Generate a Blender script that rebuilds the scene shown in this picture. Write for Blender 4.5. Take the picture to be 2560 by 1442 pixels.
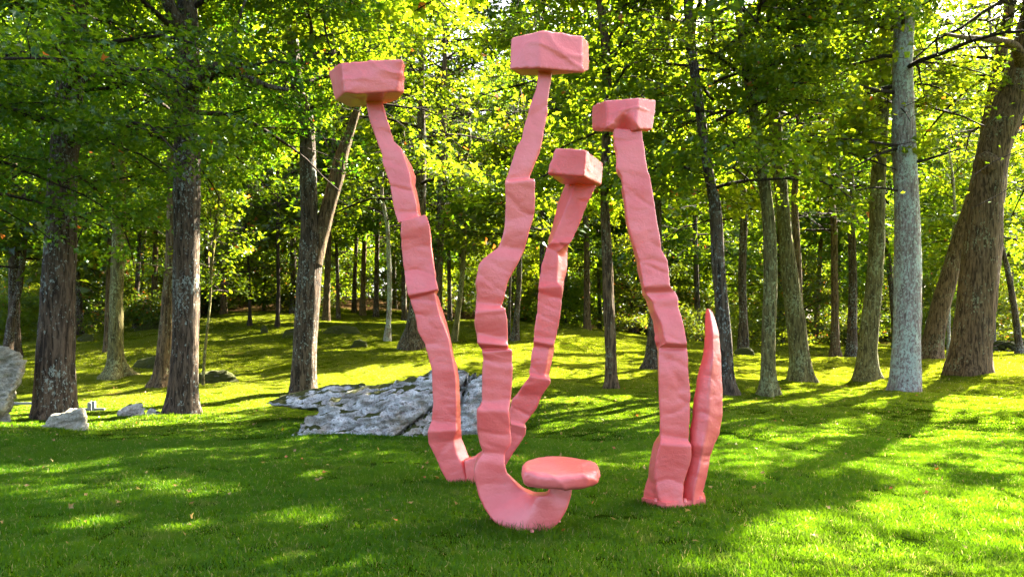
import bpy, bmesh, math, random
import numpy as np
from mathutils import Vector, noise

for o in list(bpy.data.objects):
    bpy.data.objects.remove(o)
rng = np.random.default_rng(7)
random.seed(7)
SC = bpy.context.scene
COL = SC.collection
PI = math.pi

# ------------------------------------------------------------------ camera
F, CX, HY, EYE = 1991.0, 1280.0, 860.0, 1.6      # focal length and horizon in photo pixels, eye height
cam_d = bpy.data.cameras.new("camera")
cam = bpy.data.objects.new("camera", cam_d)
COL.objects.link(cam)
cam.location = (0, 0, EYE)
cam.rotation_euler = (PI / 2, 0, 0)
cam_d.sensor_width = 36
cam_d.lens = 28
cam_d.shift_y = (HY - 721) / 2560
cam_d.clip_end = 2000
SC.camera = cam

# ------------------------------------------------------------------ sun, sky, exposure
SUN_AZ, SUN_EL = math.radians(43), math.radians(42)
w = bpy.data.worlds.new("World")
SC.world = w
w.use_nodes = True
nt = w.node_tree
nt.nodes.clear()
sky = nt.nodes.new("ShaderNodeTexSky")
sky.sky_type = 'NISHITA'
sky.sun_disc = False
sky.sun_elevation = SUN_EL
sky.sun_rotation = SUN_AZ
sky.air_density = 0.8
sky.dust_density = 4.5
sky.ozone_density = 0.4
bg = nt.nodes.new("ShaderNodeBackground")
bg.inputs[1].default_value = 0.062
wo = nt.nodes.new("ShaderNodeOutputWorld")
nt.links.new(sky.outputs[0], bg.inputs[0])
nt.links.new(bg.outputs[0], wo.inputs[0])
sl = bpy.data.lights.new("sun", 'SUN')
sl.energy = 5.0
sl.angle = math.radians(0.53)
sl.color = (1.0, 0.93, 0.78)
sun = bpy.data.objects.new("sun", sl)
COL.objects.link(sun)
sv = Vector((math.sin(SUN_AZ) * math.cos(SUN_EL), math.cos(SUN_AZ) * math.cos(SUN_EL), math.sin(SUN_EL)))
sun.rotation_euler = sv.to_track_quat('Z', 'Y').to_euler()
SC.view_settings.view_transform = 'Standard'
SC.view_settings.look = 'None'
SC.view_settings.gamma = 1
SC.view_settings.use_curve_mapping = False
SC.view_settings.exposure = 4.15
SC.cycles.use_denoising = True
SC.cycles.max_bounces = 7
SC.cycles.diffuse_bounces = 4
SC.cycles.glossy_bounces = 2
SC.cycles.transmission_bounces = 4
SC.cycles.transparent_max_bounces = 4
SC.cycles.sample_clamp_indirect = 6
SC.cycles.caustics_reflective = False
SC.cycles.caustics_refractive = False


def W(px, py, D):
    """the place seen at photo pixel px, py, at D metres in front of the camera"""
    return np.array(((px - CX) / F * D, D, EYE + (HY - py) / F * D))


# ------------------------------------------------------------------ object helpers
def tag(o, label=None, cat=None, group=None, kind=None):
    if label: o['label'] = label
    if cat: o['category'] = cat
    if group: o['group'] = group
    if kind: o['kind'] = kind
    return o


def empty(name, loc, label=None, cat=None, group=None):
    o = bpy.data.objects.new(name, None)
    o.empty_display_size = 0.2
    COL.objects.link(o)
    o.location = tuple(loc)
    return tag(o, label, cat, group)


def mesh(name, V, faces, mats, smooth=True, attr=None, midx=None):
    """V (n,3); faces: list of int arrays (m,k), one array for each k"""
    V = np.asarray(V, np.float32)
    me = bpy.data.meshes.new(name)
    me.vertices.add(len(V))
    me.vertices.foreach_set('co', V.ravel())
    loops = np.concatenate([np.asarray(f, np.int32).ravel() for f in faces])
    tot = np.concatenate([np.full(len(f), np.asarray(f).shape[1], np.int32) for f in faces])
    st = np.concatenate([[0], np.cumsum(tot)[:-1]]).astype(np.int32)
    me.loops.add(len(loops))
    me.loops.foreach_set('vertex_index', loops)
    me.polygons.add(len(tot))
    me.polygons.foreach_set('loop_start', st)
    me.polygons.foreach_set('loop_total', tot)
    if midx is not None:
        me.polygons.foreach_set('material_index', np.asarray(midx, np.int32))
    me.update(calc_edges=True)
    me.validate()
    me.polygons.foreach_set('use_smooth', np.full(len(me.polygons), smooth))
    if attr is not None:
        for k, (dom, arr) in attr.items():
            a = me.attributes.new(k, 'FLOAT', dom)
            a.data.foreach_set('value', np.asarray(arr, np.float32))
    for m in (mats if isinstance(mats, (list, tuple)) else [mats]):
        me.materials.append(m)
    return me


def obj(name, me, parent=None, loc=None):
    o = bpy.data.objects.new(name, me)
    COL.objects.link(o)
    if parent is not None:
        o.parent = parent
    if loc is not None:
        o.location = tuple(loc)
    return o


def fnoise(P, s, seed=0.0):
    return np.array([noise.noise(Vector((p[0] * s[0] + seed, p[1] * s[1] - seed, p[2] * s[2] + 2 * seed))) for p in P])


def vnormals(me):
    a = np.empty(len(me.vertices) * 3, np.float32)
    me.vertex_normals.foreach_get('vector', a)
    return a.reshape(-1, 3)


def coords(me):
    a = np.empty(len(me.vertices) * 3, np.float32)
    me.vertices.foreach_get('co', a)
    return a.reshape(-1, 3)


def setco(me, V):
    me.vertices.foreach_set('co', np.asarray(V, np.float32).ravel())
    me.update()


# ------------------------------------------------------------------ materials
class NT:
    def __init__(s, name):
        s.m = bpy.data.materials.new(name)
        s.m.use_nodes = True
        s.t = s.m.node_tree
        s.t.nodes.clear()
        s.out = s.n('OutputMaterial')

    def n(s, kind, **kw):
        nd = s.t.nodes.new('ShaderNode' + kind)
        for k, v in kw.items():
            if k.startswith('i_'):
                nd.inputs[k[2:].replace('_', ' ')].default_value = v
            elif k.startswith('x'):
                nd.inputs[int(k[1:])].default_value = v
            else:
                setattr(nd, k, v)
        return nd

    def l(s, a, b):
        s.t.links.new(a, b)

    def noise(s, vec, scale, detail=4, rough=0.55, dist=0.0):
        nd = s.n('TexNoise', i_Scale=scale, i_Detail=detail, i_Roughness=rough, i_Distortion=dist)
        if vec is not None: s.l(vec, nd.inputs['Vector'])
        return nd.outputs['Fac']

    def ramp(s, fac, stops, interp='LINEAR'):
        r = s.n('ValToRGB')
        r.color_ramp.interpolation = interp
        e = r.color_ramp.elements
        while len(e) > 1: e.remove(e[-1])
        e[0].position, c = stops[0][0], stops[0][1]
        e[0].color = (*c, 1) if len(c) == 3 else c
        for p, c in stops[1:]:
            x = e.new(p)
            x.color = (*c, 1) if len(c) == 3 else c
        s.l(fac, r.inputs[0])
        return r.outputs[0]

    def mix(s, fac, a, b):
        m = s.n('Mix', data_type='RGBA')
        if isinstance(fac, (int, float)): m.inputs[0].default_value = fac
        else: s.l(fac, m.inputs[0])
        for v, i in ((a, 6), (b, 7)):
            if isinstance(v, tuple): m.inputs[i].default_value = (*v, 1)
            else: s.l(v, m.inputs[i])
        return m.outputs[2]

    def math(s, op, a, b=None, clamp=False):
        m = s.n('Math', operation=op, use_clamp=clamp)
        for v, i in ((a, 0), (b, 1)):
            if v is None: continue
            if isinstance(v, (int, float)): m.inputs[i].default_value = v
            else: s.l(v, m.inputs[i])
        return m.outputs[0]

    def mapped(s, src, scale):
        mp = s.n('Mapping')
        mp.inputs['Scale'].default_value = scale
        s.l(src, mp.inputs['Vector'])
        return mp.outputs[0]

    def objco(s):
        return s.n('TexCoord').outputs['Object']

    def bump(s, h, strength, dist=0.02):
        b = s.n('Bump', i_Strength=strength, i_Distance=dist)
        s.l(h, b.inputs['Height'])
        return b.outputs[0]

    def bsdf(s, col, rough=0.8, normal=None, spec=0.3, **kw):
        p = s.n('BsdfPrincipled')
        if isinstance(col, tuple): p.inputs['Base Color'].default_value = (*col, 1)
        else: s.l(col, p.inputs['Base Color'])
        if isinstance(rough, (int, float)): p.inputs['Roughness'].default_value = rough
        else: s.l(rough, p.inputs['Roughness'])
        p.inputs['Specular IOR Level'].default_value = spec
        if normal is not None: s.l(normal, p.inputs['Normal'])
        for k, v in kw.items():
            p.inputs[k.replace('_', ' ')].default_value = v
        return p.outputs[0]

    def done(s, shader):
        s.l(shader, s.out.inputs['Surface'])
        return s.m


def bark(name, dark, mid, lichen, lic_amt, ridge=1.0):
    s = NT(name)
    co = s.objco()
    oi = s.n('ObjectInfo').outputs['Random']
    off = s.n('VectorMath', operation='ADD')
    s.l(co, off.inputs[0])
    cmb = s.n('CombineXYZ')
    s.l(s.math('MULTIPLY', oi, 31.0), cmb.inputs[2])
    s.l(cmb.outputs[0], off.inputs[1])
    co = off.outputs[0]
    st = s.mapped(co, (1, 1, 0.14))
    n1 = s.noise(st, 16 / ridge, 5, 0.6, 0.6)
    n2 = s.noise(co, 30, 5, 0.7)
    big = s.noise(co, 0.9, 3)
    base = s.ramp(n1, [(0.40, dark), (0.60, mid)])
    base = s.mix(s.math('MULTIPLY', n2, 0.5), base, tuple(c * 0.55 for c in mid))
    lf = s.math('ADD', s.noise(s.mapped(co, (1, 1, 0.7)), 17, 6, 0.75), s.math('MULTIPLY', s.noise(co, 1.3, 3), 0.35))
    th = 0.86 - 0.1 * lic_amt
    lf = s.ramp(lf, [(th - 0.02, (0, 0, 0)), (th + 0.03, (1, 1, 1))])
    lcol = s.mix(s.noise(co, 5, 2), lichen, tuple(c * 0.55 for c in lichen))
    col = s.mix(lf, base, lcol)
    hgt = s.math('ADD', s.math('MULTIPLY', n1, 1.0), s.math('MULTIPLY', n2, 0.35))
    return s.done(s.bsdf(col, 0.9, s.bump(hgt, 1.0, 0.045), 0.15))


M_BARK = {
    'dark': bark('bark_dark_ridged', (0.008, 0.005, 0.003), (0.130, 0.088, 0.055), (0.30, 0.33, 0.28), 1.0),
    'brown': bark('bark_brown', (0.016, 0.009, 0.004), (0.190, 0.118, 0.055), (0.27, 0.27, 0.15), 0.8, 0.9),
    'pale': bark('bark_pale_lichen', (0.13, 0.085, 0.065), (0.38, 0.30, 0.25), (0.52, 0.56, 0.44), 1.7, 0.6),
    'green': bark('bark_olive', (0.035, 0.027, 0.009), (0.20, 0.165, 0.055), (0.31, 0.32, 0.14), 1.2, 0.8),
    'twig': bark('bark_twig', (0.010, 0.006, 0.004), (0.06, 0.04, 0.026), (0.12, 0.125, 0.09), 0.4),
}


def leaf_mat(name, d0, d1, t0, t1, autumn=0.012, tmix=0.5):
    s = NT(name)
    a = s.n('Attribute', attribute_name='leaf_rand').outputs['Fac']
    oi = s.n('ObjectInfo').outputs['Random']
    r = s.math('ADD', s.math('MULTIPLY', a, 0.65), s.math('MULTIPLY', oi, 0.35))
    dc = s.mix(r, d0, d1)
    tc = s.mix(r, t0, t1)
    fr = s.math('FRACT', s.math('MULTIPLY', a, 37.0))
    au = s.math('LESS_THAN', fr, autumn)
    dc = s.mix(au, dc, (0.30, 0.10, 0.02))
    tc = s.mix(au, tc, (0.55, 0.16, 0.02))
    d = s.n('BsdfDiffuse'); s.l(dc, d.inputs[0])
    t = s.n('BsdfTranslucent'); s.l(tc, t.inputs[0])
    mx = s.n('MixShader', x0=tmix)
    s.l(d.outputs[0], mx.inputs[1]); s.l(t.outputs[0], mx.inputs[2])
    g = s.n('BsdfGlossy'); g.inputs['Roughness'].default_value = 0.35
    g.inputs[0].default_value = (0.8, 0.9, 0.8, 1)
    m2 = s.n('MixShader', x0=0.03)
    s.l(mx.outputs[0], m2.inputs[1]); s.l(g.outputs[0], m2.inputs[2])
    return s.done(m2.outputs[0])


M_LEAF = leaf_mat('maple_leaf', (0.018, 0.064, 0.004), (0.050, 0.088, 0.006), (0.09, 0.24, 0.004), (0.30, 0.38, 0.006), 0.005)
M_LEAF_D = leaf_mat('deep_maple_leaf', (0.010, 0.050, 0.003), (0.032, 0.068, 0.004), (0.06, 0.21, 0.004), (0.26, 0.37, 0.006), 0.002)  # darker copy of maple_leaf: the shade of the left crowns put into its colour
M_LEAF_Y = leaf_mat('sunlit_tone_leaf', (0.032, 0.074, 0.004), (0.076, 0.100, 0.006), (0.15, 0.31, 0.005), (0.40, 0.43, 0.008), 0.006)  # brighter, yellower copy: puts a sunlit glow into the colour of some crowns
M_SHRUB = leaf_mat('shrub_leaf', (0.0108, 0.0360, 0.0036), (0.0390, 0.0570, 0.0048), (0.1037, 0.1958, 0.0046), (0.2880, 0.2995, 0.0086), 0.03)

# grass blades
s = NT('grass_blade')
a = s.n('Attribute', attribute_name='leaf_rand').outputs['Fac']
gp = s.n('NewGeometry').outputs['Position']
pn = s.noise(gp, 0.55, 3)
pn2 = s.noise(gp, 2.2, 3)
c = s.mix(a, (0.004, 0.060, 0.001), (0.018, 0.105, 0.002))
c = s.mix(s.ramp(pn, [(0.42, (0, 0, 0)), (0.68, (1, 1, 1))]), c, (0.022, 0.088, 0.002))
c = s.mix(s.math('MULTIPLY', s.ramp(pn2, [(0.6, (0, 0, 0)), (0.75, (1, 1, 1))]), 0.45), c, (0.11, 0.12, 0.03))
sx = s.n('SeparateXYZ'); s.l(gp, sx.inputs[0])
far = s.math('MULTIPLY', s.math('SUBTRACT', sx.outputs[1], 13.0), 1 / 12.0, True)
c = s.mix(s.math('MULTIPLY', far, 0.85), c, s.mix(pn2, (0.040, 0.062, 0.002), (0.095, 0.100, 0.005)))
dry = s.math('LESS_THAN', s.math('FRACT', s.math('MULTIPLY', a, 53.0)), 0.03)
c = s.mix(dry, c, (0.26, 0.21, 0.08))
dk = s.n('HueSaturation'); dk.inputs['Value'].default_value = 0.8
s.l(c, dk.inputs['Color'])
d = s.n('BsdfDiffuse'); s.l(dk.outputs[0], d.inputs[0])
hs = s.n('HueSaturation'); hs.inputs['Value'].default_value = 3.4
s.l(s.mix(0.38, c, (0.100, 0.102, 0.001)), hs.inputs['Color'])
t = s.n('BsdfTranslucent'); s.l(hs.outputs[0], t.inputs[0])
mx = s.n('MixShader', x0=0.45)
s.l(d.outputs[0], mx.inputs[1]); s.l(t.outputs[0], mx.inputs[2])
g = s.n('BsdfGlossy'); g.inputs['Roughness'].default_value = 0.38
g.inputs[0].default_value = (1.0, 0.95, 0.7, 1)
m2 = s.n('MixShader', x0=0.012)
s.l(mx.outputs[0], m2.inputs[1]); s.l(g.outputs[0], m2.inputs[2])
M_GRASS = s.done(m2.outputs[0])

# ground sheet
s = NT('lawn_ground')
gp = s.n('NewGeometry').outputs['Position']
sx = s.n('SeparateXYZ'); s.l(gp, sx.inputs[0])
n_a = s.noise(gp, 0.35, 5, 0.6)
n_b = s.noise(gp, 1.6, 6, 0.65)
n_c = s.noise(gp, 28, 4, 0.7)
near = s.mix(n_b, (0.008, 0.030, 0.001), (0.030, 0.055, 0.002))
mid = s.mix(s.ramp(n_b, [(0.3, (0, 0, 0)), (0.7, (1, 1, 1))]), (0.024, 0.042, 0.001), (0.075, 0.090, 0.002))
mid = s.mix(s.ramp(n_a, [(0.55, (0, 0, 0)), (0.68, (1, 1, 1))]), mid, (0.09, 0.062, 0.014))
far = s.math('MULTIPLY', s.math('SUBTRACT', sx.outputs[1], 14.0), 1 / 9.0, True)
c = s.mix(far, near, mid)
wf = s.math('ADD', sx.outputs[1], s.math('MULTIPLY', s.math('SUBTRACT', n_a, 0.5), 22.0))
wood = s.math('MULTIPLY', s.math('SUBTRACT', wf, 55.0), 1 / 4.0, True)
litter = s.mix(s.ramp(n_b, [(0.35, (0, 0, 0)), (0.65, (1, 1, 1))]), (0.025, 0.014, 0.006), (0.09, 0.05, 0.022))
c = s.mix(wood, c, litter)
c = s.mix(s.math('MULTIPLY', n_c, 0.6), c, s.mix(0.65, c, (0.01, 0.012, 0.003)))
M_GROUND = s.done(s.bsdf(c, 1.0, s.bump(s.math('ADD', n_c, n_b), 0.9, 0.05), 0.0))

# pink paint
s = NT('pink_paint')
co = s.objco()
n1 = s.noise(co, 26, 5, 0.62, 0.4)
n2 = s.noise(s.mapped(co, (1, 1, 1.5)), 4.5, 4, 0.5, 0.8)
n3 = s.noise(co, 90, 3, 0.6)
ncol = s.ramp(s.noise(co, 2.2, 5), [(0.35, (0, 0, 0)), (0.65, (1, 1, 1))])
c = s.mix(ncol, (0.68, 0.090, 0.074), (0.78, 0.150, 0.128))
pit = s.ramp(n1, [(0.26, (1, 1, 1)), (0.34, (0, 0, 0))])
c = s.mix(s.math('MULTIPLY', pit, 0.45), c, (0.42, 0.08, 0.07))
h = s.math('ADD', s.math('ADD', s.math('MULTIPLY', n1, 0.55), s.math('MULTIPLY', n2, 1.1)), s.math('MULTIPLY', n3, 0.10))
M_PINK = s.done(s.bsdf(c, s.math('ADD', s.math('MULTIPLY', n2, 0.35), 0.26), s.bump(h, 0.42, 0.022), 0.6,
                       Coat_Weight=0.35, Coat_Roughness=0.24))

# rock
def rock_mat(name, a, b, moss_amt, warm):
    s = NT(name)
    gp = s.n('NewGeometry')
    co = s.n('TexCoord').outputs['Object']
    n1 = s.noise(s.mapped(co, (1, 1, 1.7)), 5.0, 8, 0.72, 0.3)
    n2 = s.noise(co, 34, 5, 0.75)
    n3 = s.noise(co, 1.7, 5, 0.6)
    c = s.mix(s.ramp(n1, [(0.35, (0, 0, 0)), (0.62, (1, 1, 1))]), a, b)
    c = s.mix(s.ramp(n2, [(0.36, (1, 1, 1)), (0.5, (0, 0, 0))]), c, tuple(x * 0.6 for x in a))
    c = s.mix(s.math('MULTIPLY', s.ramp(n3, [(0.5, (0, 0, 0)), (0.66, (1, 1, 1))]), 0.7), c, warm)
    sx = s.n('SeparateXYZ'); s.l(gp.outputs['Normal'], sx.inputs[0])
    ms = s.math('ADD', s.math('MULTIPLY', sx.outputs[2], 0.42), s.noise(co, 2.6, 6, 0.7))
    ms = s.ramp(ms, [(0.97 - moss_amt, (0, 0, 0)), (1.03 - moss_amt, (1, 1, 1))])
    c = s.mix(ms, c, s.mix(n2, (0.018, 0.020, 0.002), (0.065, 0.070, 0.005)))
    h = s.math('ADD', s.math('MULTIPLY', n1, 1.6), s.math('MULTIPLY', n2, 0.5))
    return s.done(s.bsdf(c, 0.9, s.bump(h, 0.9, 0.06), 0.25))


M_ROCK = rock_mat('granite_mossy', (0.22, 0.19, 0.155), (0.80, 0.76, 0.70), 0.22, (0.30, 0.22, 0.12))
M_ROCK2 = rock_mat('granite_warm', (0.26, 0.22, 0.14), (0.56, 0.51, 0.40), 0.02, (0.33, 0.27, 0.15))
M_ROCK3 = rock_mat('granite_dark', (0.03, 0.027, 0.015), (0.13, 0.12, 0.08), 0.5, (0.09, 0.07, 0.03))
s = NT('weathered_wood')
co = s.objco()
n1 = s.noise(s.mapped(co, (3, 3, 30)), 4, 4)
M_WOOD = s.done(s.bsdf(s.mix(n1, (0.13, 0.13, 0.12), (0.33, 0.34, 0.33)), 0.85, s.bump(n1, 0.4, 0.01), 0.2))
M_DRY = leaf_mat('fallen_leaf', (0.30, 0.22, 0.05), (0.22, 0.11, 0.04), (0.5, 0.4, 0.1), (0.4, 0.2, 0.08), 0.1, 0.3)

# ------------------------------------------------------------------ terrain
CP = [(0, 1075, 14.8), (250, 1060, 16), (450, 1034, 18.2), (650, 1015, 20.2), (-300, 1060, 15.5),
      (100, 1000, 23), (100, 985, 26), (100, 905, 34), (-200, 900, 34), (20, 868, 40), (300, 942, 28.5), (268, 882, 36),
      (405, 967, 25.5), (600, 930, 30), (600, 872, 38), (620, 812, 45), (690, 785, 52), (500, 800, 50), (350, 830, 46),
      (760, 982, 23), (800, 930, 29), (900, 890, 33), (900, 800, 48), (1035, 866, 36), (970, 845, 39), (1100, 900, 30),
      (1140, 845, 39), (1300, 850, 38), (1420, 826, 43), (1300, 945, 24), (1100, 960, 24), (1530, 968, 21.5), (1450, 850, 37),
      (1400, 900, 29), (1630, 922, 26.5), (1820, 982, 20.5), (1922, 985, 20.5), (2003, 950, 24), (1858, 885, 36),
      (1700, 880, 37), (2163, 950, 24.5), (2262, 978, 21.5), (2420, 936, 24), (2325, 902, 31), (2087, 890, 38),
      (2130, 890, 38), (2560, 930, 24), (2560, 893, 38), (2800, 900, 34), (2450, 1010, 17.5), (2800, 1010, 17),
      (1500, 826, 60), (1900, 850, 60), (2300, 862, 60), (2700, 868, 60), (600, 735, 70), (200, 790, 60), (-300, 800, 60),
      (1000, 770, 65), (1000, 760, 110), (200, 780, 110), (1900, 830, 110), (2600, 850, 110), (-1000, 800, 110)]
cpw = [W(*c) for c in CP]
for xx in (-40, -18, -9, -4, 0, 4, 9, 18, 40):
    for yy in (-40, -15, 0, 6, 10):
        cpw.append(np.array((xx, yy, 0.0)))
for xx in (-2, 2, 5, 8):
    cpw.append(np.array((xx, 14, 0.02)))
for xx in (-200, 0, 200):
    for yy in (200, 400):
        cpw.append(np.array((xx, yy, 7.0)))
cpw = np.array(cpw)


def tps(r):
    r = np.maximum(r, 1e-6)
    return r * r * np.log(r)


_P = cpw[:, :2] / 30
_K = tps(np.linalg.norm(_P[:, None] - _P[None], axis=2)) + np.eye(len(_P)) * 0.0006
_A = np.block([[_K, np.c_[np.ones(len(_P)), _P]], [np.c_[np.ones(len(_P)), _P].T, np.zeros((3, 3))]])
_S = np.linalg.solve(_A, np.r_[cpw[:, 2], 0, 0, 0])


def gz(x, y):
    x = np.atleast_1d(np.asarray(x, float)); y = np.atleast_1d(np.asarray(y, float))
    q = np.c_[x.ravel(), y.ravel()] / 30
    z = np.empty(len(q))
    for i in range(0, len(q), 20000):
        b = q[i:i + 20000]
        z[i:i + 20000] = tps(np.linalg.norm(b[:, None] - _P[None], axis=2)) @ _S[:-3] + _S[-3] + b @ _S[-2:]
    z = np.clip(z, -0.4, 12)
    X, Y = x.ravel(), y.ravel()
    und = 0.05 * np.sin(X * 0.9 + 1.3 * np.sin(Y * 0.5)) * np.sin(Y * 0.7 + 0.8) + 0.02 * np.sin(X * 2.3 + Y * 1.1)
    und2 = 0.16 * np.sin(X * 0.33 + 2 + np.sin(Y * .21)) * np.sin(Y * 0.29)
    z = z + und * np.clip((Y - 7.5) / 6, 0, 1) + und2 * np.clip((Y - 26) / 8, 0, 1)
    return z.reshape(x.shape)


def axis(a, b, fine_a, fine_b, fine, growth=1.12):
    v = list(np.arange(fine_a, fine_b, fine))
    st, p = fine, fine_b
    while p < b:
        v.append(p); st *= growth; p += st
    v.append(b)
    st, p, lo = fine, fine_a, []
    while p > a:
        st *= growth; p -= st; lo.append(max(p, a))
    return np.array(lo[::-1] + v)


gx = axis(-500, 500, -28, 30, 0.3)
gy = axis(-300, 700, 3, 60, 0.3)
GX, GY = np.meshgrid(gx, gy)
GZ = gz(GX, GY)
nx, ny = len(gx), len(gy)
idx = np.arange(nx * ny).reshape(ny, nx)
q = np.stack([idx[:-1, :-1], idx[:-1, 1:], idx[1:, 1:], idx[1:, :-1]], -1).reshape(-1, 4)
go = obj('ground', mesh('ground', np.c_[GX.ravel(), GY.ravel(), GZ.ravel()], [q], M_GROUND))
tag(go, kind='structure')


def g1(x, y):
    return float(gz(x, y)[0])


# ------------------------------------------------------------------ tubes and leaves
class Buf:
    def __init__(s): s.V, s.Q, s.T, s.n = [], [], [], 0

    def add(s, V, Q=None, T=None):
        s.V.append(V)
        if Q is not None and len(Q): s.Q.append(Q + s.n)
        if T is not None and len(T): s.T.append(T + s.n)
        s.n += len(V)


def frame_ring(pts):
    t = np.gradient(pts, axis=0)
    t /= np.linalg.norm(t, axis=1)[:, None] + 1e-9
    ref = np.array((0.0, 1.0, 0.0)) if abs(t[0, 2]) > 0.7 else np.array((0.0, 0.0, 1.0))
    u = np.cross(t, ref); u /= np.linalg.norm(u, axis=1)[:, None] + 1e-9
    v = np.cross(t, u)
    return u, v


def tube(buf, pts, rad, sides=6, cap=True):
    pts = np.asarray(pts, float); rad = np.asarray(rad, float)
    u, v = frame_ring(pts)
    a = np.arange(sides) * 2 * PI / sides
    V = pts[:, None] + rad[:, None, None] * (np.cos(a)[None, :, None] * u[:, None] + np.sin(a)[None, :, None] * v[:, None])
    V = V.reshape(-1, 3)
    m = len(pts)
    i = np.arange(m * sides).reshape(m, sides)
    j = np.roll(i, -1, axis=1)
    Q = np.stack([i[:-1], j[:-1], j[1:], i[1:]], -1).reshape(-1, 4)
    T = None
    if cap:
        V = np.vstack([V, pts[-1:]])
        k = m * sides
        T = np.stack([i[-1], j[-1], np.full(sides, k)], -1)
    buf.add(V, Q, T)


def resample(pts, step):
    """Catmull-Rom through the rows of pts (any number of columns); the first three are the position"""
    P = np.asarray(pts, float)
    E = np.vstack([2 * P[0] - P[1], P, 2 * P[-1] - P[-2]])
    out = []
    for i in range(len(P) - 1):
        d = np.linalg.norm(P[i + 1][:3] - P[i][:3])
        n = max(1, int(d / step))
        t = np.arange(n)[:, None] / n
        a, b, c, dd = E[i], E[i + 1], E[i + 2], E[i + 3]
        out.append(0.5 * ((2 * b) + (c - a) * t + (2 * a - 5 * b + 4 * c - dd) * t ** 2 + (3 * b - a - 3 * c + dd) * t ** 3))
    out.append(P[-1:])
    return np.vstack(out)


LEAF_V = np.array([(0, 0, 0), (0.52, 0.42, 0.10), (0.17, 0.52, 0.03), (0, 1.0, -0.10), (-0.17, 0.52, 0.03), (-0.52, 0.42, 0.10)])
LEAF_T = np.array([(0, 1, 2), (0, 2, 3), (0, 3, 4), (0, 4, 5)])


def leaves(pos, dirs, size, r, tilt=0.55, droop=0.25, kite=False):
    """leaf blades at pos (n,3) pointing along dirs, lying more or less flat"""
    n = len(pos)
    d = dirs + r.normal(0, 0.55, (n, 3)) * np.array((1, 1, 0.5))
    d[:, 2] -= droop
    d /= np.linalg.norm(d, axis=1)[:, None] + 1e-9
    up = np.array((0, 0, 1.0)) + r.normal(0, tilt, (n, 3))
    sd = np.cross(d, up); sd /= np.linalg.norm(sd, axis=1)[:, None] + 1e-9
    nn = np.cross(sd, d)
    s_ = size * r.uniform(0.6, 1.25, n)
    if kite == 'tri':
        KV = np.array([(-0.30, 0.0, 0.05), (0.42, 0.25, 0.05), (0.0, 1.05, -0.08)]) * 1.15
        V = pos[:, None] + s_[:, None, None] * (KV[None, :, 0:1] * sd[:, None] + KV[None, :, 1:2] * d[:, None] + KV[None, :, 2:3] * nn[:, None])
        return V.reshape(-1, 3), np.arange(n * 3).reshape(-1, 3), r.random(n)
    if kite:
        KV = np.array([(0, 0, 0), (0.42, 0.5, 0.10), (0, 1.0, -0.10), (-0.42, 0.5, 0.10)]) * 1.08
        V = pos[:, None] + s_[:, None, None] * (KV[None, :, 0:1] * sd[:, None] + KV[None, :, 1:2] * d[:, None] + KV[None, :, 2:3] * nn[:, None])
        T = (np.array([(0, 1, 2), (0, 2, 3)])[None] + (np.arange(n) * 4)[:, None, None]).reshape(-1, 3)
        return V.reshape(-1, 3), T, np.repeat(r.random(n), 2)
    V = pos[:, None] + s_[:, None, None] * (LEAF_V[None, :, 0:1] * sd[:, None] + LEAF_V[None, :, 1:2] * d[:, None] + LEAF_V[None, :, 2:3] * nn[:, None])
    T = (LEAF_T[None] + (np.arange(n) * 6)[:, None, None]).reshape(-1, 3)
    rnd = np.repeat(r.random(n), 4)
    return V.reshape(-1, 3), T, rnd


def path_from(p0, az, el, L, curve, r, n=7, wob=0.12):
    """arching branch: starts at elevation el and bends by curve radians over its length"""
    pts = [np.array(p0, float)]
    st = L / n
    a, e = az, el
    for i in range(n):
        e2 = e + curve * (i / n)
        a += r.normal(0, wob)
        dz = math.sin(e2 + r.normal(0, wob * .7))
        c_ = math.sqrt(max(0.0, 1 - dz * dz))
        pts.append(pts[-1] + st * np.array((math.sin(a) * c_, math.cos(a) * c_, dz)))
    return np.array(pts)


CRD = {}


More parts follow.
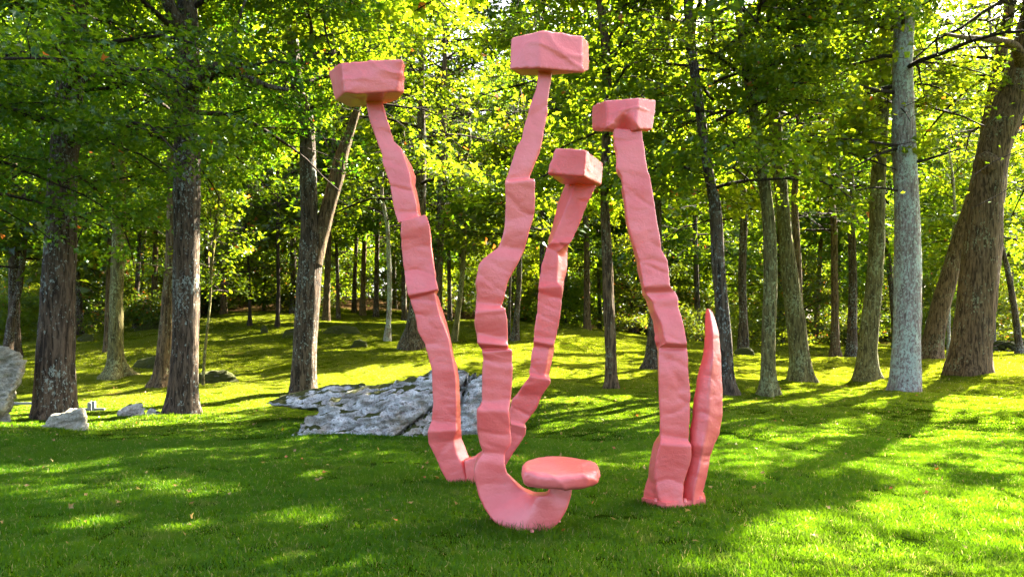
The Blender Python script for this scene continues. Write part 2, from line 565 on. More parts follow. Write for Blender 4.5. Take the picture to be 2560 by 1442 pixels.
def make_crown(name, seed, R, H, nl, profile, leaf, per_twig, mat, el0=(0.1, 0.9), drop=-0.7, sub_step=0.55, twig_step=0.32, min_sub=0.9, far=False):
    per_twig = int(per_twig * 2.6)
    """limb mesh and leaf mesh of a crown; the origin is where the lowest limbs leave the trunk"""
    r = np.random.default_rng(seed)
    wood = Buf()
    tw = Buf()
    LP, LD = [], []
    for k in range(nl):
        t = (k + 0.3 * r.random()) / nl
        z0 = t * H * 0.86
        az = k * 2.399 + r.normal(0, 0.35)
        L = R * profile(t) * r.uniform(0.72, 1.15)
        el = el0[0] + (el0[1] - el0[0]) * t + r.normal(0, 0.12)
        P = path_from((0, 0, z0), az, el, L, drop * (1 - 0.6 * t), r, 8)
        rb = 0.012 + 0.011 * L
        rr = np.linspace(rb, 0.012, len(P))
        tube(wood, P, rr, 5)
        s_acc = 0.22 * L
        side = 1
        while s_acc < L:
            f = s_acc / L * (len(P) - 1); i = int(f)
            i = min(i, len(P) - 2)
            p = P[i] + (P[i + 1] - P[i]) * (f - i)
            dv = P[i + 1] - P[i]; a0 = math.atan2(dv[0], dv[1])
            l2 = min_sub + 0.38 * (L - s_acc) * r.uniform(0.7, 1.2)
            P2 = path_from(p, a0 + side * r.uniform(0.6, 1.25), r.normal(0.12, 0.28), l2, -0.45, r, 4, 0.16)
            tube(wood, P2, np.linspace(max(0.010, rb * 0.35 * (1 - s_acc / L) + 0.008), 0.005, len(P2)), 4, False)
            s2 = 0.18
            while s2 < l2:
                f2 = s2 / l2 * 4; j = min(int(f2), 3)
                q_ = P2[j] + (P2[j + 1] - P2[j]) * (f2 - j)
                dv2 = P2[j + 1] - P2[j]; a2 = math.atan2(dv2[0], dv2[1])
                for sg in (-1, 1):
                    l3 = r.uniform(0.35, 0.95)
                    aa = a2 + sg * r.uniform(0.4, 1.2)
                    ee = r.normal(0.0, 0.3)
                    dd = np.array((math.sin(aa) * math.cos(ee), math.cos(aa) * math.cos(ee), math.sin(ee)))
                    tt = r.random(per_twig)
                    pp = q_ + dd * (tt * l3)[:, None] + r.normal(0, 0.11, (per_twig, 3))
                    LP.append(pp)
                    LD.append(np.repeat((dd + 0.2 * r.normal(0, 1, 3))[None], per_twig, 0))
                s2 += twig_step * r.uniform(0.7, 1.3)
            side = -side
            s_acc += sub_step * r.uniform(0.65, 1.35)
    LP = np.vstack(LP); LD = np.vstack(LD)
    CRD[name] = (LP, LD, leaf, mat)
    V, T, rnd = leaves(LP, LD, leaf, r, kite=far)
    ml = mesh(name + '_leaves', V, [T], mat, False, {'leaf_rand': ('FACE', rnd)})
    mw = mesh(name + '_limbs', np.vstack(wood.V), [np.vstack(wood.Q)] + ([np.vstack(wood.T)] if wood.T else []), M_BARK['twig'])
    print(name, 'leaves', len(LP))
    return ml, mw


round_ = lambda t: 0.55 + 0.6 * math.sin(PI * min(1, t * 0.9 + 0.18)) - 0.35 * t
broad = lambda t: 1.0 - 0.75 * t ** 1.4
column = lambda t: 0.85 - 0.5 * t
CR = {
    'big0': make_crown('big0', 1, 5.6, 12, 27, broad, 0.135, 7, M_LEAF, (0.05, 1.0), -0.75),
    'big1': make_crown('big1', 2, 5.0, 13, 28, round_, 0.13, 7, M_LEAF, (0.15, 1.0), -0.8),
    'big2': make_crown('big2', 3, 5.2, 11, 25, broad, 0.14, 7, M_LEAF_Y, (0.0, 1.0), -0.6),
    'mid0': make_crown('mid0', 4, 3.4, 9, 24, round_, 0.14, 7, M_LEAF, (0.1, 1.1), -0.8, 0.5, 0.32),
    'mid1': make_crown('mid1', 5, 3.2, 8, 22, broad, 0.15, 7, M_LEAF_Y, (0.0, 1.1), -0.6, 0.5, 0.32),
    'far0': make_crown('far0', 14, 5.0, 12, 22, broad, 0.25, 3, M_LEAF_Y, (0.05, 1.0), -0.7, 0.8, 0.5, far=True),
    'far1': make_crown('far1', 15, 4.4, 11, 22, round_, 0.24, 3, M_LEAF, (0.1, 1.0), -0.7, 0.75, 0.5, far=True),
    'far2': make_crown('far2', 16, 4.0, 10, 20, round_, 0.24, 3, M_LEAF_Y, (0.0, 1.0), -0.7, 0.7, 0.45, far=True),
    'wood0': make_crown('wood0', 24, 4.6, 11, 26, broad, 0.17, 8, M_LEAF, (0.05, 1.0), -0.7, 0.6, 0.36, far=True),
    'wood1': make_crown('wood1', 25, 4.2, 11, 26, round_, 0.17, 8, M_LEAF, (0.1, 1.0), -0.8, 0.55, 0.36, far=True),
    'wood2': make_crown('wood2', 26, 4.0, 10, 24, round_, 0.16, 8, M_LEAF_Y, (0.0, 1.0), -0.7, 0.55, 0.34, far=True),
    'young0': make_crown('young0', 6, 2.1, 5.5, 20, column, 0.15, 6, M_LEAF_Y, (0.2, 1.1), -0.6, 0.4, 0.3, 0.6),
    'young1': make_crown('young1', 8, 2.3, 5.0, 20, broad, 0.15, 6, M_SHRUB, (0.1, 1.1), -0.5, 0.4, 0.3, 0.6),
    'shrub0': make_crown('shrub0', 9, 1.9, 2.0, 20, broad, 0.15, 6, M_SHRUB, (0.3, 1.3), -0.5, 0.36, 0.26, 0.6),
    'shrub1': make_crown('shrub1', 10, 1.6, 2.6, 20, round_, 0.14, 6, M_LEAF_Y, (0.3, 1.3), -0.5, 0.36, 0.26, 0.6),
}


# where the sun comes through the crowns: leaves are removed along the sun rays to these
# parts of the lawn (centre x, y, radii in photo pixels, share of the patch that is lit)
SPOTS = [(2400, 1400, 560, 175, 0.93), (2250, 1140, 560, 100, 0.58), (2300, 1040, 420, 55, 0.5), (1900, 1130, 220, 90, 0.55), (2300, 1235, 400, 30, 0.45),
         (1470, 1045, 230, 50, 0.75), (1420, 880, 240, 38, 0.85), (1500, 935, 330, 42, 0.5), (1900, 925, 300, 42, 0.45), (2350, 965, 360, 45, 0.55), (2480, 925, 200, 25, 0.9),
         (180, 905, 280, 34, 0.75), (330, 1000, 420, 30, 0.85), (640, 1000, 170, 24, 0.85), (620, 935, 330, 40, 0.5), (800, 850, 420, 36, 0.55), (560, 800, 160, 14, 0.6), (1100, 950, 300, 40, 0.4),
         (150, 1050, 320, 26, 0.85), (480, 1048, 260, 14, 0.5),
         (270, 1228, 350, 42, 0.95), (210, 1312, 190, 28, 0.6), (760, 1425, 190, 42, 0.9), (300, 1420, 100, 30, 0.3), (790, 1285, 60, 24, 0.5), (1230, 1230, 60, 14, 0.3),
         (1500, 1420, 420, 30, 0.22), (1900, 1290, 240, 30, 0.22)]
SX, SY = np.arange(-36, 40, 0.12), np.arange(3.5, 58, 0.12)
_gx, _gy = np.meshgrid(SX, SY)
_gz = gz(_gx[::2, ::2], _gy[::2, ::2]).repeat(2, 0).repeat(2, 1)[:_gx.shape[0], :_gx.shape[1]]
_px, _py = CX + _gx / _gy * F, HY - (_gz - EYE) / _gy * F
PR = np.full(_gx.shape, 0.02)
for cx_, cy_, rx_, ry_, p_ in SPOTS:
    e_ = np.sqrt(((_px - cx_) / rx_) ** 2 + ((_py - cy_) / ry_) ** 2)
    PR = np.maximum(PR, p_ * np.clip((1.15 - e_) / 0.4, 0, 1))


def smooth_noise(shape, cell_u, cell_v, seed, step=0.12):
    """value noise on the grid, its cells drawn out along the way the sun shines"""
    r_ = np.random.default_rng(seed)
    G = r_.random((400, 400))
    u = (_gx * math.sin(SUN_AZ) + _gy * math.cos(SUN_AZ)) / cell_u + 180
    v = (_gx * math.cos(SUN_AZ) - _gy * math.sin(SUN_AZ)) / cell_v + 180
    iu, iv = np.floor(u).astype(int), np.floor(v).astype(int)
    fu, fv = u - iu, v - iv
    fu, fv = fu * fu * (3 - 2 * fu), fv * fv * (3 - 2 * fv)
    g = lambda a, b: G[a % 400, b % 400]
    return (g(iu, iv) * (1 - fu) + g(iu + 1, iv) * fu) * (1 - fv) + (g(iu, iv + 1) * (1 - fu) + g(iu + 1, iv + 1) * fu) * fv


NZ = smooth_noise(_gx.shape, 3.4, 1.3, 3) + 0.55 * smooth_noise(_gx.shape, 1.3, 0.6, 4) + 0.22 * smooth_noise(_gx.shape, 0.5, 0.3, 6)
_o = np.argsort(NZ.ravel())
RK = np.empty(NZ.size); RK[_o] = np.arange(NZ.size) / NZ.size
LIT = RK.reshape(NZ.shape) < PR
SVN = np.array(sv)


def shades(Wp):
    """True where a leaf at Wp would cut off the sun from a lit patch"""
    x, y, z = Wp.T
    gg = np.zeros(len(Wp))
    for _ in range(2):
        t = (z - gg) / SVN[2]
        X, Y = x - SVN[0] * t, y - SVN[1] * t
        ix = np.clip(((X - SX[0]) / 0.12).astype(int), 0, len(SX) - 1); iy = np.clip(((Y - SY[0]) / 0.12).astype(int), 0, len(SY) - 1)
        gg = _gz[iy, ix]
    ok = (X > SX[0]) & (X < SX[-1]) & (Y > SY[0]) & (Y < SY[-1])
    cut = LIT[iy, ix] & ok
    # leaves also cut away so that broken sun falls on the pink stalks
    for ys in (7.1, 8.0, 9.2):
        t = (y - ys) / SVN[1]
        X, Z = x - SVN[0] * t, z - SVN[2] * t
        px_, py_ = CX + X / ys * F, HY - (Z - EYE) / ys * F
        for a_, b_, c_, d_, y_ in ((1010, 1180, 370, 1100, 9.2), (1380, 1520, 380, 720, 9.2), (985, 1020, 150, 250, 9.2), (1450, 1480, 80, 190, 7.1), (1600, 1650, 240, 420, 8.0)):
            if y_ == ys:
                cut |= (px_ > a_) & (px_ < b_) & (py_ > c_) & (py_ < d_) & (np.sin(Z * 7 + 1.0) > -0.55) & (y > ys)
    for ys, sd_ in ((18.5, 1.9), (23.0, 0.4), (38.0, 1.0), (50.0, 2.3), (62.0, 4.1)):  # openings cut so that sun reaches the crowns and the wood behind
        t = (y - ys) / SVN[1]
        X, Z = x - SVN[0] * t, z - SVN[2] * t
        f_ = np.sin(X * 0.55 + sd_ + 1.3 * np.sin(Z * 0.6)) + np.sin(Z * 0.9 + X * 0.23 + 2 * sd_)
        cut |= (t > (1.3 if ys < 20 else 2.0)) & (Z > (4.5 if ys < 30 else 1.5)) & (X > (1.0 if ys < 30 else -99)) & (Z < (10.5 if ys < 20 else 12 if ys < 30 else 16)) & (f_ > (-0.6 if ys < 30 else -0.1))
    return cut


def carved(name, crown, loc, rot, sc, D, mat):
    LP, LD, leaf, m0 = CRD[crown]
    ca, sa = math.cos(rot), math.sin(rot)
    Wp = np.c_[LP[:, 0] * ca - LP[:, 1] * sa, LP[:, 0] * sa + LP[:, 1] * ca, LP[:, 2]] * sc + np.array(loc)
    keep = ~(shades(Wp) & (rng.random(len(Wp)) < 0.97))
    if keep.mean() > 0.93 and mat is None and not 33 < D < 50: return None
    if name == 'open':
        keep &= ~((Wp[:, 1] < 17.6) & (Wp[:, 2] < 8.8) & (rng.random(len(LP)) < 0.75))
    if D > 33 and crown[:3] not in ('far', 'woo'):
        keep &= rng.random(len(LP)) < 0.55; leaf = leaf * 1.35
    V, T, rnd = leaves(LP[keep], LD[keep], leaf, rng, kite='tri' if D > 33 else D > 20)
    return mesh('crown', V, [T], mat or m0, False, {'leaf_rand': ('FACE', rnd)})


def trunk_mesh(path, step, sides, ridge, seed, flare, roots=0):
    """path rows: x, y, z, radius; local coordinates, base first"""
    P = resample(path, step)
    pts, rad = P[:, :3], np.maximum(P[:, 3], 0.012)
    u, v = frame_ring(pts)
    a = np.arange(sides) * 2 * PI / sides
    h = pts[:, 2] if abs(pts[0, 2] + 0.35) < 0.01 else pts[:, 2] - pts[0, 2]
    r = np.random.default_rng(seed)
    ph = r.uniform(0, 2 * PI, 4)
    lob = 0.5 * np.cos(a * 3 + ph[0]) + 0.35 * np.cos(a * 5 + ph[1]) + 0.3 * np.cos(a * 4 + ph[2])
    r0 = rad[0]
    fl = np.exp(-np.maximum(h, 0) / (0.16 + 0.42 * r0)) * 1.5
    R_ = rad[:, None] * (1 + 0.035 * np.cos(a * 2 + ph[3])[None]) + fl[:, None] * flare * r0 * (1 + 0.75 * lob[None])
    # bark ridges: long furrows that wander
    V0 = np.zeros((len(pts), sides))
    if ridge > 0:
        for i in range(len(pts)):
            for k in range(sides):
                x_, y_ = math.cos(a[k]) * rad[i] * 14, math.sin(a[k]) * rad[i] * 14
                n_ = noise.noise(Vector((x_, y_, h[i] * 1.6 + seed)))
                n2 = noise.noise(Vector((x_ * 0.3, y_ * 0.3, h[i] * 0.9 + seed * 2)))
                V0[i, k] = (1 - abs(n_) * 2.6) * 0.018 * ridge + n2 * 0.05 * rad[i] * 2
    R_ = R_ + V0
    V = pts[:, None] + R_[..., None] * (np.cos(a)[None, :, None] * u[:, None] + np.sin(a)[None, :, None] * v[:, None])
    m = len(pts)
    i = np.arange(m * sides).reshape(m, sides); j = np.roll(i, -1, axis=1)
    Q = np.stack([i[:-1], j[:-1], j[1:], i[1:]], -1).reshape(-1, 4)
    V = np.vstack([V.reshape(-1, 3), pts[-1:]])
    T = np.stack([i[-1], j[-1], np.full(sides, m * sides)], -1)
    return V, [Q, T]


NTREE = [0]


def limb_part(path_px, D, root, mat, dD=0.0):
    """a limb traced in the photograph: rows px, py, width px"""
    rows = []
    n = len(path_px)
    for i, (px, py, wd) in enumerate(path_px):
        d = D + dD * i / (n - 1)
        p = W(px, py, d) - np.array(root.location)
        rows.append((*p, wd / F * d / 2))
    V, Fc = trunk_mesh(rows, 0.15, 10, 0.4, 5, 0)
    return obj('limb', mesh('limb', V, Fc, mat), root)


def tree(name, label, path, D, mat, crown=None, cz=None, cs=1.0, rot=0.0, top=16.0, flare=0.45, near=True, cat='tree', group=None, lean=0.0, lm=None, crowns=()):
    """path rows: px, py, width px, the base first; the trunk goes on upwards to height top; cz: height of the crown's origin"""
    px, py, wd = path[0]
    x = (px - CX) / F * D
    z0 = g1(x, D)
    root = empty(name, (x, D, z0), label, cat, group)
    NTREE[0] += 1
    rows = [(0, 0, -0.35, wd / F * D / 2)]
    for px_, py_, wd_ in path:
        p = W(px_, py_, D) - np.array((x, D, z0))
        if p[2] < 0.05: p[2] = 0.0
        rows.append((p[0], lean * max(p[2], 0), p[2], wd_ / F * D / 2))
    if rows[1][2] <= 0.0: rows.pop(0); rows[0] = (rows[0][0], 0, -0.35, rows[0][3])
    if near and top > 11.5: top += 6
    last = rows[-1]
    dxz = (rows[-1][0] - rows[-2][0]) / max(0.3, rows[-1][2] - rows[-2][2])
    rr = np.random.default_rng(NTREE[0])
    if last[2] < top - 1:
        n = 4
        for k in range(1, n + 1):
            f = k / n
            zz = last[2] + (top - last[2]) * f
            rows.append((last[0] + dxz * (zz - last[2]) * 0.6 + rr.normal(0, 0.12), last[1] + rr.normal(0, 0.12), zz, last[3] * (1 - f) + 0.03))
    V, Fc = trunk_mesh(rows, 0.12 if near else 0.7, 40 if near else 9, 1.0 if near else 0, NTREE[0], flare)
    obj('trunk', mesh('trunk', V, Fc, mat), root)
    if near and top > 11.5 and D > 15:
        crowns = list(crowns) + [(('far0', 'far1')[NTREE[0] % 2], 11.2, 1.15, rot + 1), (('far1', 'far0')[NTREE[0] % 2], 15.0, 1.0, rot + 2)]
    if crown:
        R_ = np.array(rows)
        if cz is None: cz = rows[-1][2] * 0.4
        cx_ = np.interp(cz, R_[:, 2], R_[:, 0]); cy_ = np.interp(cz, R_[:, 2], R_[:, 1])
        for crown, cz, cs, rot in [(crown, cz, cs, rot)] + list(crowns):
            cx_ = np.interp(cz, R_[:, 2], R_[:, 0]); cy_ = np.interp(cz, R_[:, 2], R_[:, 1])
            own = carved('open' if wd == 78 else 'crown', crown, (x + cx_, D + cy_, z0 + cz), rot, cs, D, lm) if D < 82 else None
            for me, nm in ((own or CR[crown][0], 'crown'), (CR[crown][1], 'limbs')):
                o = obj(nm, me, root, (cx_, cy_, cz))
                o.rotation_euler = (0, 0, rot); o.scale = (cs, cs, cs)
                if nm == 'limbs': o['kind'] = 'stuff'
    return root


B = M_BARK
tree('maple_tree', 'thick dark ridged maple trunk at the far left behind the pale rock', [(137, 1036, 92), (138, 960, 86), (143, 800, 78), (149, 640, 72), (155, 480, 66), (165, 330, 60)], 16.6, B['dark'], 'big0', 5.2, 1.0, 0.4, 15, 0.15, lm=M_LEAF_D)
tree('maple_tree', 'slender olive maple with wide root flare left of the pair of large trunks', [(290, 940, 40), (289, 880, 34), (291, 760, 31), (296, 600, 29), (300, 400, 27)], 28.5, B['green'], 'big1', 6.5, 0.95, 1.0, 16, 0.9)
tree('maple_tree', 'thin brown tree just behind the slender olive maple', [(268, 884, 20), (272, 780, 18), (275, 650, 16)], 36, B['brown'], 'mid0', 5.5, 1.2, 2.0, 15, .3, False)
tree('maple_tree', 'smooth light brown tree leaning right behind the large lichened maple', [(402, 967, 40), (413, 860, 35), (425, 720, 32), (434, 560, 30)], 25.5, B['brown'], 'mid0', 7.0, 1.3, 0.2, 15, 0.45)
T4 = tree('maple_tree', 'large lichened maple left of the sculptures with two wide crooked limbs', [(456, 1034, 78), (460, 960, 68), (465, 800, 62), (466, 500, 62), (469, 300, 58), (471, 150, 50), (470, 40, 44)], 18.2, B['dark'], 'big0', 6.4, 1.0, 2.2, 16, 0.2, lm=M_LEAF_D)
limb_part([(468, 300, 34), (452, 272, 30), (425, 240, 26), (385, 208, 23), (335, 172, 22), (255, 160, 17), (150, 152, 14), (40, 160, 9)], 18.0, T4, B['dark'], -2.0)
limb_part([(340, 175, 12), (290, 180, 10), (235, 188, 9), (205, 210, 8), (200, 250, 7), (206, 330, 5), (190, 400, 3)], 17.2, T4, B['dark'], -0.6)
limb_part([(478, 215, 34), (505, 195, 30), (530, 172, 26), (570, 165, 21), (615, 192, 18), (665, 214, 13), (720, 225, 8)], 18.0, T4, B['dark'], -1.5)
limb_part([(470, 110, 40), (445, 60, 36), (422, 10, 32), (400, -60, 26)], 18.2, T4, B['dark'], -0.5)
limb_part([(575, 165, 12), (580, 130, 10), (592, 70, 8), (610, 10, 6), (640, -60, 4)], 17.5, T4, B['dark'], -0.5)
T5 = tree('maple_tree', 'forked dark maple behind the long boulder', [(757, 982, 62), (760, 900, 60), (767, 780, 58), (776, 640, 56), (774, 560, 44), (769, 420, 40), (765, 300, 36), (740, 200, 28)], 23, B['dark'], 'big1', 7.4, 0.95, 2.5, 16, 0.12)
limb_part([(782, 660, 50), (797, 600, 44), (820, 520, 38), (842, 440, 36), (856, 385, 32), (875, 330, 24), (900, 250, 16)], 23, T5, B['brown'], 0.6)
tree('maple_tree', 'broad dark flared trunk seen just left of the leftmost pink stalk', [(1030, 866, 46), (1034, 820, 38), (1045, 720, 33), (1050, 560, 30)], 36, B['dark'], 'big2', 7, 1.1, 0.3, 17, .6, False)
tree('young_tree', 'pale slim young tree on the slope between the forked maple and leftmost pink stalk', [(968, 846, 13), (974, 760, 12), (972, 640, 11), (968, 560, 9)], 39, B['pale'], 'young0', 5.5, 1.3, 0, 11, .6, False)
tree('young_tree', 'slim olive young tree leaning right between the two left pink stalks', [(1136, 846, 14), (1148, 760, 13), (1158, 660, 12), (1163, 560, 10)], 39, B['green'], 'young0', 5.0, 1.4, 1.7, 11, .5, False)
tree('young_tree', 'small dark tree on the upper lawn, left of two', [(625, 812, 9), (624, 740, 7), (620, 640, 6)], 45, B['twig'], 'young1', 3.0, 1.0, 0.6, 8, .6, False)
tree('young_tree', 'small dark tree on the upper lawn, right of two', [(693, 816, 10), (696, 720, 9), (694, 600, 8)], 44, B['twig'], 'young1', 4.6, 1.3, 1.9, 11, .5, False)
tree('young_tree', 'curved dark slim tree standing right of the second pink stalk', [(1287, 850, 17), (1292, 790, 14), (1298, 700, 13), (1300, 600, 11)], 38, B['dark'], 'young1', 5.0, 1.4, 0.9, 12, .7, False)
tree('young_tree', 'very thin dark tree between the second pink stalk and the curved slim tree', [(1272, 850, 8), (1274, 760, 7), (1278, 660, 6)], 39, B['dark'], 'young0', 6, 1.1, 0.9, 11, .4, False)
tree('maple_tree', 'straight brown tree on the lawn between the short pink stalk and tallest right stalk', [(1530, 967, 28), (1527, 880, 26), (1522, 760, 24), (1516, 600, 22), (1512, 450, 20)], 21.5, B['brown'], 'mid0', 5.0, 1.0, 2.8, 12, .35, lm=M_LEAF_Y)
tree('maple_tree', 'dark tree half hidden behind the tall right pink stalk', [(1626, 922, 34), (1634, 840, 28), (1642, 700, 26)], 26.5, B['dark'], 'mid1', 5.6, 1.1, 0.8, 14, .5)
tree('maple_tree', 'dark spotted trunk rising just right of the pink horn', [(1822, 982, 38), (1815, 900, 34), (1806, 780, 31), (1796, 660, 30), (1788, 520, 27), (1770, 420, 22)], 20.5, B['dark'], 'mid0', 5.2, 1.05, 4.0, 13, .3, lm=M_LEAF_Y)
tree('maple_tree', 'dark tree behind the horn with a boulder at its foot', [(1858, 872, 24), (1858, 800, 21), (1855, 680, 20)], 36, B['dark'], 'mid1', 6, 1.4, 0.8, 15, .5, False)
T21 = tree('maple_tree', 'grey lichened tree whose pale top leans left, second right of the pink horn', [(1922, 987, 40), (1921, 920, 32), (1923, 800, 30), (1926, 680, 30), (1922, 560, 28), (1908, 440, 25), (1893, 340, 23), (1872, 200, 20), (1850, 60, 16)], 20.5, B['green'], 'big1', 6.6, 0.75, 5.2, 14, .35, lm=M_LEAF_Y)
tree('maple_tree', 'brown trunk leaning left, third right of the pink horn', [(2003, 952, 50), (1998, 880, 44), (1984, 760, 40), (1970, 660, 36), (1960, 560, 30)], 24, B['green'], 'mid1', 6.4, 1.35, 3.3, 15, .35)
tree('maple_tree', 'reddish dark tree standing close behind the left leaning brown trunk', [(2002, 905, 22), (1998, 800, 20), (1994, 640, 18)], 32, B['brown'], 'mid0', 7.4, 1.1, 3.3, 14, .3, False)
tree('maple_tree', 'brown mid distance trunk, left of the close pair behind the lawn', [(2087, 893, 24), (2087, 820, 19), (2086, 700, 17)], 38, B['brown'], 'mid1', 6, 1.4, 1.3, 15, .6, False)
tree('maple_tree', 'dark mid distance trunk, right of the close pair behind the lawn', [(2130, 893, 28), (2130, 820, 24), (2132, 700, 21)], 38.5, B['dark'], 'big2', 8, 0.8, 4.3, 16, .4, False)
tree('maple_tree', 'olive trunk tapering beside the pale lichened tree, on its left', [(2163, 951, 52), (2170, 860, 42), (2180, 760, 38), (2191, 620, 34), (2195, 450, 32), (2206, 300, 27)], 24.5, B['green'], 'big2', 8.2, 0.85, 1.6, 16, .3)
T26 = tree('maple_tree', 'straight pale lichened tree with bluish bark near the right side', [(2262, 978, 70), (2265, 900, 66), (2268, 780, 63), (2268, 600, 58), (2262, 400, 54), (2256, 200, 48)], 21.5, B['pale'], 'big2', 8.3, 0.95, 0.0, 17, .12)
for pth in ([(2262, 366, 8), (2225, 362, 6), (2150, 352, 5), (2080, 345, 4), (1990, 335, 2)], [(2262, 368, 7), (2200, 385, 5), (2150, 410, 4), (2105, 430, 2)],
            [(2270, 410, 7), (2330, 395, 5), (2400, 372, 2)], [(2262, 480, 6), (2180, 470, 4), (2060, 495, 2)], [(2240, 232, 9), (2190, 225, 7), (2120, 205, 4)]):
    limb_part(pth, 21.5, T26, B['twig'], -1.0)
tree('maple_tree', 'reddish brown trunk leaning right between the pale tree and the widest trunk', [(2322, 903, 52), (2335, 840, 44), (2352, 760, 42), (2388, 640, 38), (2425, 520, 36), (2450, 430, 32)], 31, B['brown'], 'big2', 9, 0.9, 2.6, 17, .25)
T28 = tree('maple_tree', 'widest rough trunk leaning right at the right edge of the picture', [(2420, 937, 112), (2426, 880, 98), (2436, 800, 92), (2453, 640, 88), (2468, 480, 80), (2484, 380, 76), (2515, 290, 76), (2545, 200, 72), (2580, 80, 66)], 24, B['brown'], 'big1', 9.3, 1.05, 0.5, 18, .08, lm=M_LEAF_Y)
limb_part([(2478, 415, 60), (2462, 395, 34), (2448, 396, 18)], 23.7, T28, B['brown'], -0.2)
limb_part([(2560, 190, 40), (2540, 120, 24), (2490, 100, 18), (2420, 95, 12), (2360, 85, 5)], 24, T28, B['brown'], -3)
tree('young_tree', 'thin straight pale sapling between the leaning trunk and widest trunk', [(2371, 897, 9), (2372, 800, 8), (2374, 700, 7)], 34, B['pale'], 'young0', 5, 1.0, 1.3, 9, .2, False)
tree('young_tree', 'crooked dark tree at the right edge behind the widest trunk', [(2550, 893, 18), (2540, 800, 15), (2520, 680, 13), (2500, 600, 10)], 37, B['dark'], 'mid1', 5, 1.0, 1.3, 12, .4, False)
tree('young_tree', 'bent dark trunk at the left edge behind the upright boulder', [(20, 872, 24), (28, 800, 20), (48, 720, 16), (58, 640, 14)], 34, B['dark'], 'young1', 4.0, 1.6, 1.3, 11, .4, False)
tree('maple_tree', 'dark straight trunk at the left edge behind the bent one', [(35, 868, 30), (36, 760, 26), (36, 620, 24)], 37, B['dark'], 'mid0', 5.0, 1.5, 3.3, 14, .4, False)

tree('young_tree', 'bright leafy sapling just right of the large lichened maple', [(506, 985, 8), (512, 880, 7), (525, 760, 6)], 26, B['green'], 'young0', 3.0, 0.8, 0.4, 8, .2, False, lm=M_LEAF_Y)

# the thicker trunks deeper in the wood, placed where the photograph shows them
wood_spots = [(815, 797, 16, 48, 'brown'), (846, 796, 9, 50, 'dark'), (735, 790, 16, 52, 'dark'), (885, 795, 10, 55, 'dark'), (906, 792, 13, 52, 'brown'),
              (940, 794, 12, 52, 'dark'), (1011, 800, 12, 50, 'dark'), (1092, 815, 24, 47, 'brown'), (560, 800, 14, 52, 'brown'), (1125, 815, 10, 50, 'dark'),
              (1355, 830, 14, 48, 'dark'), (1375, 832, 9, 52, 'dark'), (1415, 832, 11, 52, 'dark'), (1468, 840, 16, 46, 'brown'), (1500, 838, 9, 55, 'dark'),
              (1580, 850, 12, 55, 'dark'), (1605, 850, 10, 60, 'dark'), (1745, 858, 14, 50, 'dark'), (1955, 870, 11, 52, 'dark'), (2040, 880, 12, 50, 'brown'),
              (2240, 885, 14, 48, 'dark'), (2480, 885, 16, 45, 'dark'), (2530, 885, 12, 52, 'dark'), (110, 850, 14, 46, 'dark'), (200, 840, 16, 46, 'dark'),
              (340, 835, 12, 48, 'dark'), (385, 830, 15, 50, 'brown'), (520, 805, 12, 54, 'dark'), (660, 790, 9, 56, 'dark')]
cr_cycle = ['wood2', 'wood0', 'wood1', 'wood0', 'wood2', 'wood1', 'wood0']
up_cycle = ['far0', 'far1', 'far2']
MARKS = [(0, 'the left edge'), (148, 'thick left trunk'), (465, 'large lichened maple'), (775, 'forked maple'), (1040, 'leftmost pink stalk'), (1230, 'second pink stalk'),
         (1350, 'third pink stalk'), (1690, 'tall right stalk'), (2000, 'left leaning brown trunk'), (2268, 'pale lichened tree'), (2445, 'widest trunk'), (2700, 'the right edge')]
ORD = ['first', 'second', 'third', 'fourth', 'fifth', 'sixth', 'seventh', 'eighth']


def wood_label(px):
    lo = max(m for m in MARKS if m[0] <= px); hi = min(m for m in MARKS if m[0] > px)
    same = sorted(q[0] for q in wood_spots if lo[0] <= q[0] < hi[0])
    if len(same) == 1: return f'only slim far trunk in the wood between {lo[1]} and {hi[1]}'
    return f'slim far trunk, {ORD[same.index(px)]} from left between {lo[1]} and {hi[1]}'


for k, (px, py, wd, D, m) in enumerate(wood_spots):
    x = (px - CX) / F * D
    zb = g1(x, D)
    pyb = HY - (zb - EYE) / D * F
    ln = rng.normal(0, 10)
    tree('forest_tree', wood_label(px), [(px, pyb, wd * 1.25), (px + ln * .3, pyb - 100, wd), (px + ln, pyb - 260, wd * 0.85)], D, B[m],
         cr_cycle[k % 7], rng.uniform(4.0, 7.5), rng.uniform(0.95, 1.25), k * 1.7, 24, .3, False, group='trunks at the edge of the wood',
         crowns=[(up_cycle[(k + 1) % 3], rng.uniform(10.5, 14), rng.uniform(1.1, 1.4), k)] + ([('wood1', 16.5, 1.3, k + 2.0)] if 850 < px < 1400 else []))
# further trees behind
kk = 0
far_rows = [(58, 5.6, 60), (72, 6.5, 70), (92, 8, 90)]
for D0, sp, half in far_rows:
    x = -0.68 * D0
    while x < 0.70 * D0:
        D = D0 + rng.uniform(-5, 5)
        px = CX + x / D * F
        zb = g1(x, D)
        pyb = HY - (zb - EYE) / D * F
        tree('forest_tree', 'tree deep in the wood with its crown lost among the others', [(px, pyb, 0.34 / D * F), (px + rng.normal(0, 4), pyb - 60, 0.28 / D * F)], D, B['dark' if kk % 3 else 'brown'],
             cr_cycle[(kk * 3) % 7], rng.uniform(3.0, 6.5), rng.uniform(1.05, 1.45) * (1.15 if D0 > 80 else 1), kk * 2.1, 28, .25, False, group='trees deep in the wood',
             crowns=[(('wood0', 'far1', 'wood1', 'far0')[kk % 4], rng.uniform(12, 16), rng.uniform(1.1, 1.5), kk * 1.3)])
        kk += 1
        x += sp * rng.uniform(0.75, 1.25)
